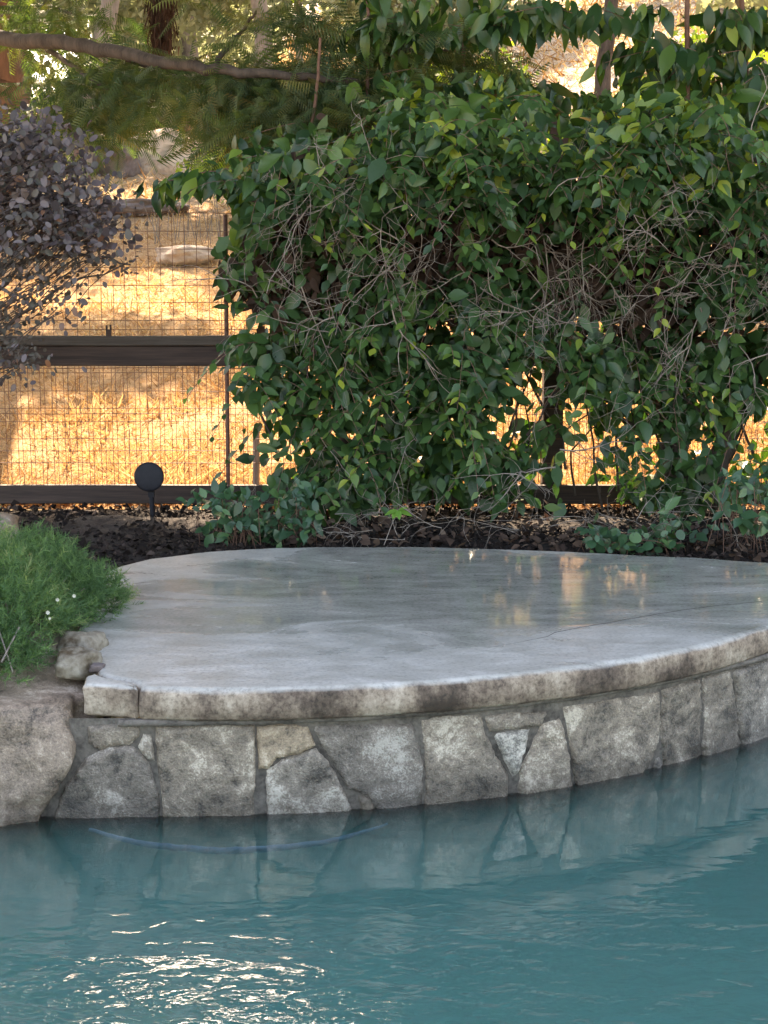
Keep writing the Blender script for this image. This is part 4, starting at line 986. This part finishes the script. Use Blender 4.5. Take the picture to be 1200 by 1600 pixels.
# ---------------------------------------------------------------- trees and brush on the hill
def tree(name, label, px, y, hgt, blobs, tr, mat, n, size, seed, lean=(0, 0), bark=m_palebark, group='pale sunlit trees on the dry hillside'):
    p = at_y(px, 300, y); x = p.x; z0 = float(hz(x, y))
    root = empty(name, (x, y, z0)); tag(root, label, 'tree' if name != 'hill_bush' else 'bush', group if name != 'hill_bush' else 'sunlit bushes on the dry hillside')
    if tr: limb(root, [(x, y, z0-.2), (x+lean[0]*.4, y, z0+hgt*.35), (x+lean[0], y+lean[1], z0+hgt*.75)], tr, tr*.45, bark, 'trunk', 9, tr*.08)
    crown([(x+b[0], y+b[1], z0+b[2], b[3], b[3]*.9, b[4]) for b in blobs], n, size, mat, root, seed)
    return root
def blobset(seed, k, R_, z0, z1, r0, r1):
    q = random.Random(seed); return [(q.gauss(0, R_), q.gauss(0, R_), q.uniform(z0, z1), q.uniform(r0, r1), q.uniform(r0, r1)*.7) for _ in range(k)]
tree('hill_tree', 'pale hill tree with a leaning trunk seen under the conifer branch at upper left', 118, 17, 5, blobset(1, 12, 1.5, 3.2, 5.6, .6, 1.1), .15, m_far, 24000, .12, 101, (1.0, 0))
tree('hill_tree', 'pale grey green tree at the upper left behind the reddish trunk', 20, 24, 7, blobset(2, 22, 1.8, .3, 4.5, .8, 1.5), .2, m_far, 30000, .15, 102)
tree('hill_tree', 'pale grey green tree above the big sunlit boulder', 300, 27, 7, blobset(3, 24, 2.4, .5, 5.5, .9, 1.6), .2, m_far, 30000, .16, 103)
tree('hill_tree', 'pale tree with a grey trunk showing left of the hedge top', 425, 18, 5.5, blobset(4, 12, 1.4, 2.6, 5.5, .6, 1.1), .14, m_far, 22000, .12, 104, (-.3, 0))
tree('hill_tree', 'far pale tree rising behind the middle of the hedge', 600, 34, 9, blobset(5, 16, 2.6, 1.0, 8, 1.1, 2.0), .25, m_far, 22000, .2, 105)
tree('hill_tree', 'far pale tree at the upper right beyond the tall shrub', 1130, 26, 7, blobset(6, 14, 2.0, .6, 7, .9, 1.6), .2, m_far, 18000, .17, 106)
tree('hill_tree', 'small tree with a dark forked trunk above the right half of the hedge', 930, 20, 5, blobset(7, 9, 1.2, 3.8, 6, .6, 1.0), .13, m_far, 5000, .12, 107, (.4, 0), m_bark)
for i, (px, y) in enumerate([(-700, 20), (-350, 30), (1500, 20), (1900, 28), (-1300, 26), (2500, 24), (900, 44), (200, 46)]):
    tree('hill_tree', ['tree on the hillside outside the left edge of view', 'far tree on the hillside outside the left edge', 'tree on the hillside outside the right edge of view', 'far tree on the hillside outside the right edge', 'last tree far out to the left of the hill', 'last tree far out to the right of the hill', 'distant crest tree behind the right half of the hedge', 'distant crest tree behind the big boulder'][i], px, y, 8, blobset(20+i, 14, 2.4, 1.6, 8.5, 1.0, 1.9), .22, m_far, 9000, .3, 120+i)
tree('hill_bush', 'bright yellow green bush showing between hedge end and conifer foliage', 402, 14, 1.6, blobset(8, 5, .35, .3, 1.5, .25, .4), 0, m_bright, 2500, .07, 108)
tree('hill_bush', 'bright yellow green bush high up left of centre under the top edge', 470, 21, 3, [(0, 0, 2.6, 1.0, .6), (.5, 0, 3.2, .8, .6)], .08, m_bright, 2500, .09, 109)
tree('hill_bush', 'sunlit bush glowing through the leaves at the upper right', 1150, 12, 2, blobset(9, 7, .5, .6, 2.2, .3, .5), 0, m_bright, 3000, .07, 110)
tree('hill_bush', 'sunlit bush glowing low behind the middle of the hedge top', 800, 13, 2, blobset(10, 5, .6, .5, 1.5, .3, .45), 0, m_bright, 2500, .07, 111)
tree('hill_bush', 'sunlit bush at the left edge beside the reddish trunk', 8, 15, 2, blobset(11, 5, .35, .8, 2.6, .3, .5), 0, m_bright, 2200, .07, 112)

# ---------------------------------------------------------------- dry grass, mulch chips, leaf litter
r_ = np.random.default_rng(91); n = 120000
y = 6.12+11*r_.random(n)**1.6; x = r_.uniform(-.42, .42, n)*y*1.0+.2; zz = hz(x, y)
blade = (np.array([(-.045, 0, 0), (.045, 0, 0), (.015, 1, 0)], float), np.array([(0, 1, 2)]))
a = np.stack([r_.normal(0, .8, n), r_.normal(0, .8, n), np.abs(r_.normal(.45, .4, n))], -1)
clump = np.sin(x*5+np.sin(y*3))*np.sin(y*4+np.sin(x*4)); s_ = (.075+.035*clump)*np.clip(r_.normal(1, .35, n), .3, 2)
go = scatter('dry_grass', blade, np.stack([x, y, zz-.004], -1), frames(a, r_.normal(0, 1, (n, 3))+np.array([0, -1, .6])), s_, np.clip(r_.random(n)*.7+.3*(clump*.5+.5), 0, 1), m_grass, None, smooth=False)
tag(go, 'bleached golden dry grass on the hillside', 'grass')
n = 60000; y = r_.uniform(16, 60, n); x = r_.uniform(-.35, .35, n)*y; zz = hz(x, y); a = np.stack([r_.normal(0, .8, n), r_.normal(0, .8, n), np.abs(r_.normal(.5, .4, n))], -1)
go = scatter('dry_grass', blade, np.stack([x, y, zz-.01], -1), frames(a, r_.normal(0, 1, (n, 3))+np.array([0, -1, .6])), .010*y*np.clip(r_.normal(1, .35, n), .3, 2), r_.random(n), m_grass, None, smooth=False)
tag(go, 'far pale dry grass on the upper slope', 'grass')
# a few taller dry stalks behind the fence
tb = Tubes(3)
for i in range(70):
    yy = r_.uniform(6.15, 9); xx = r_.uniform(-.45, .4)*yy*.8; z0 = float(hz(xx, yy)); p = Vector((xx, yy, z0)); L = r_.uniform(.15, .5)
    q = p+Vector((r_.normal(0, .12), r_.normal(0, .05), L)); tb.add(curve_pts([p, (p+q)/2+Vector((r_.normal(0, .03), 0, 0)), q], 8, .003), [.0016]*9 if False else .0014)
for i in range(26):
    p = at_y(r_.uniform(240, 345), 352, r_.uniform(12.5, 13.5)); z0 = float(hz(p.x, p.y)); tb.add([(p.x, p.y, z0), (p.x+r_.normal(0, .05), p.y, z0+r_.uniform(.15, .4))], .004)
tag(link('dry_stalks', tb.mesh('dry_stalks'), m_twig), 'scattered thin dry weed stalks just behind the wire mesh', 'weeds', None, 'stuff')
n = 22000
x = r_.uniform(-2.4, 2.6, n); y = r_.uniform(3.9, 6.05, n); ok = (y > yb(x)+.0) | (x < -.88); x, y = x[ok], y[ok]; n = len(x)
chip = (np.array([(-.3, 0, 0), (.3, .05, .08), (.22, 1, .02), (-.2, .9, .12), (0, .5, .30)], float), np.array([(0, 1, 4), (1, 2, 4), (2, 3, 4), (3, 0, 4)]))
Pz = -.032+.03*r_.random(n)**2
co = scatter('mulch_chips', chip, np.stack([x, y, Pz], -1), frames(r_.normal(0, 1, (n, 3))*np.array([1, 1, .3]), r_.normal(0, .3, (n, 3))+np.array([0, 0, 1])), .020*np.clip(r_.normal(1, .5, n), .25, 2.8), r_.random(n)**1.5, m_chip, None, smooth=False)
tag(co, 'loose dark bark chips covering the planting bed', 'mulch')
n = 620; x = r_.uniform(-.35, 1.7, n); y = np.array([yb(v)+.02+abs(r_.normal(0, .35)) for v in x]); ok = y < 6; x, y = x[ok], y[ok]; n = len(x)
lo_ = scatter('leaf_litter', LEAF, np.stack([x, y, .0+.03*r_.random(n)], -1), frames(r_.normal(0, 1, (n, 3))*np.array([1, 1, .4]), r_.normal(0, .5, (n, 3))+np.array([0, -.2, 1])), .036*np.clip(r_.normal(1, .35, n), .4, 1.7), r_.random(n)*.8, m_dead, None)
tag(lo_, 'fallen brown dead leaves under the hedge', 'leaf litter')
# bare fallen twigs on the bed
tb = Tubes(3); rt = random.Random(8)
for i in range(60):
    x = rt.uniform(-.3, 1.6); twig(Vector((x, float(yb(x))+rt.uniform(.08, .5), rt.uniform(.0, .10))), Vector((rt.gauss(0, 1), rt.gauss(0, .4), rt.uniform(0, .7))), rt.uniform(.1, .32), rt.uniform(.001, .0022), 1)
tag(link('fallen_twigs', tb.mesh('fallen_twigs'), m_twig), 'thin bare twigs scattered on the bed below the hedge', 'twigs', None, 'stuff')
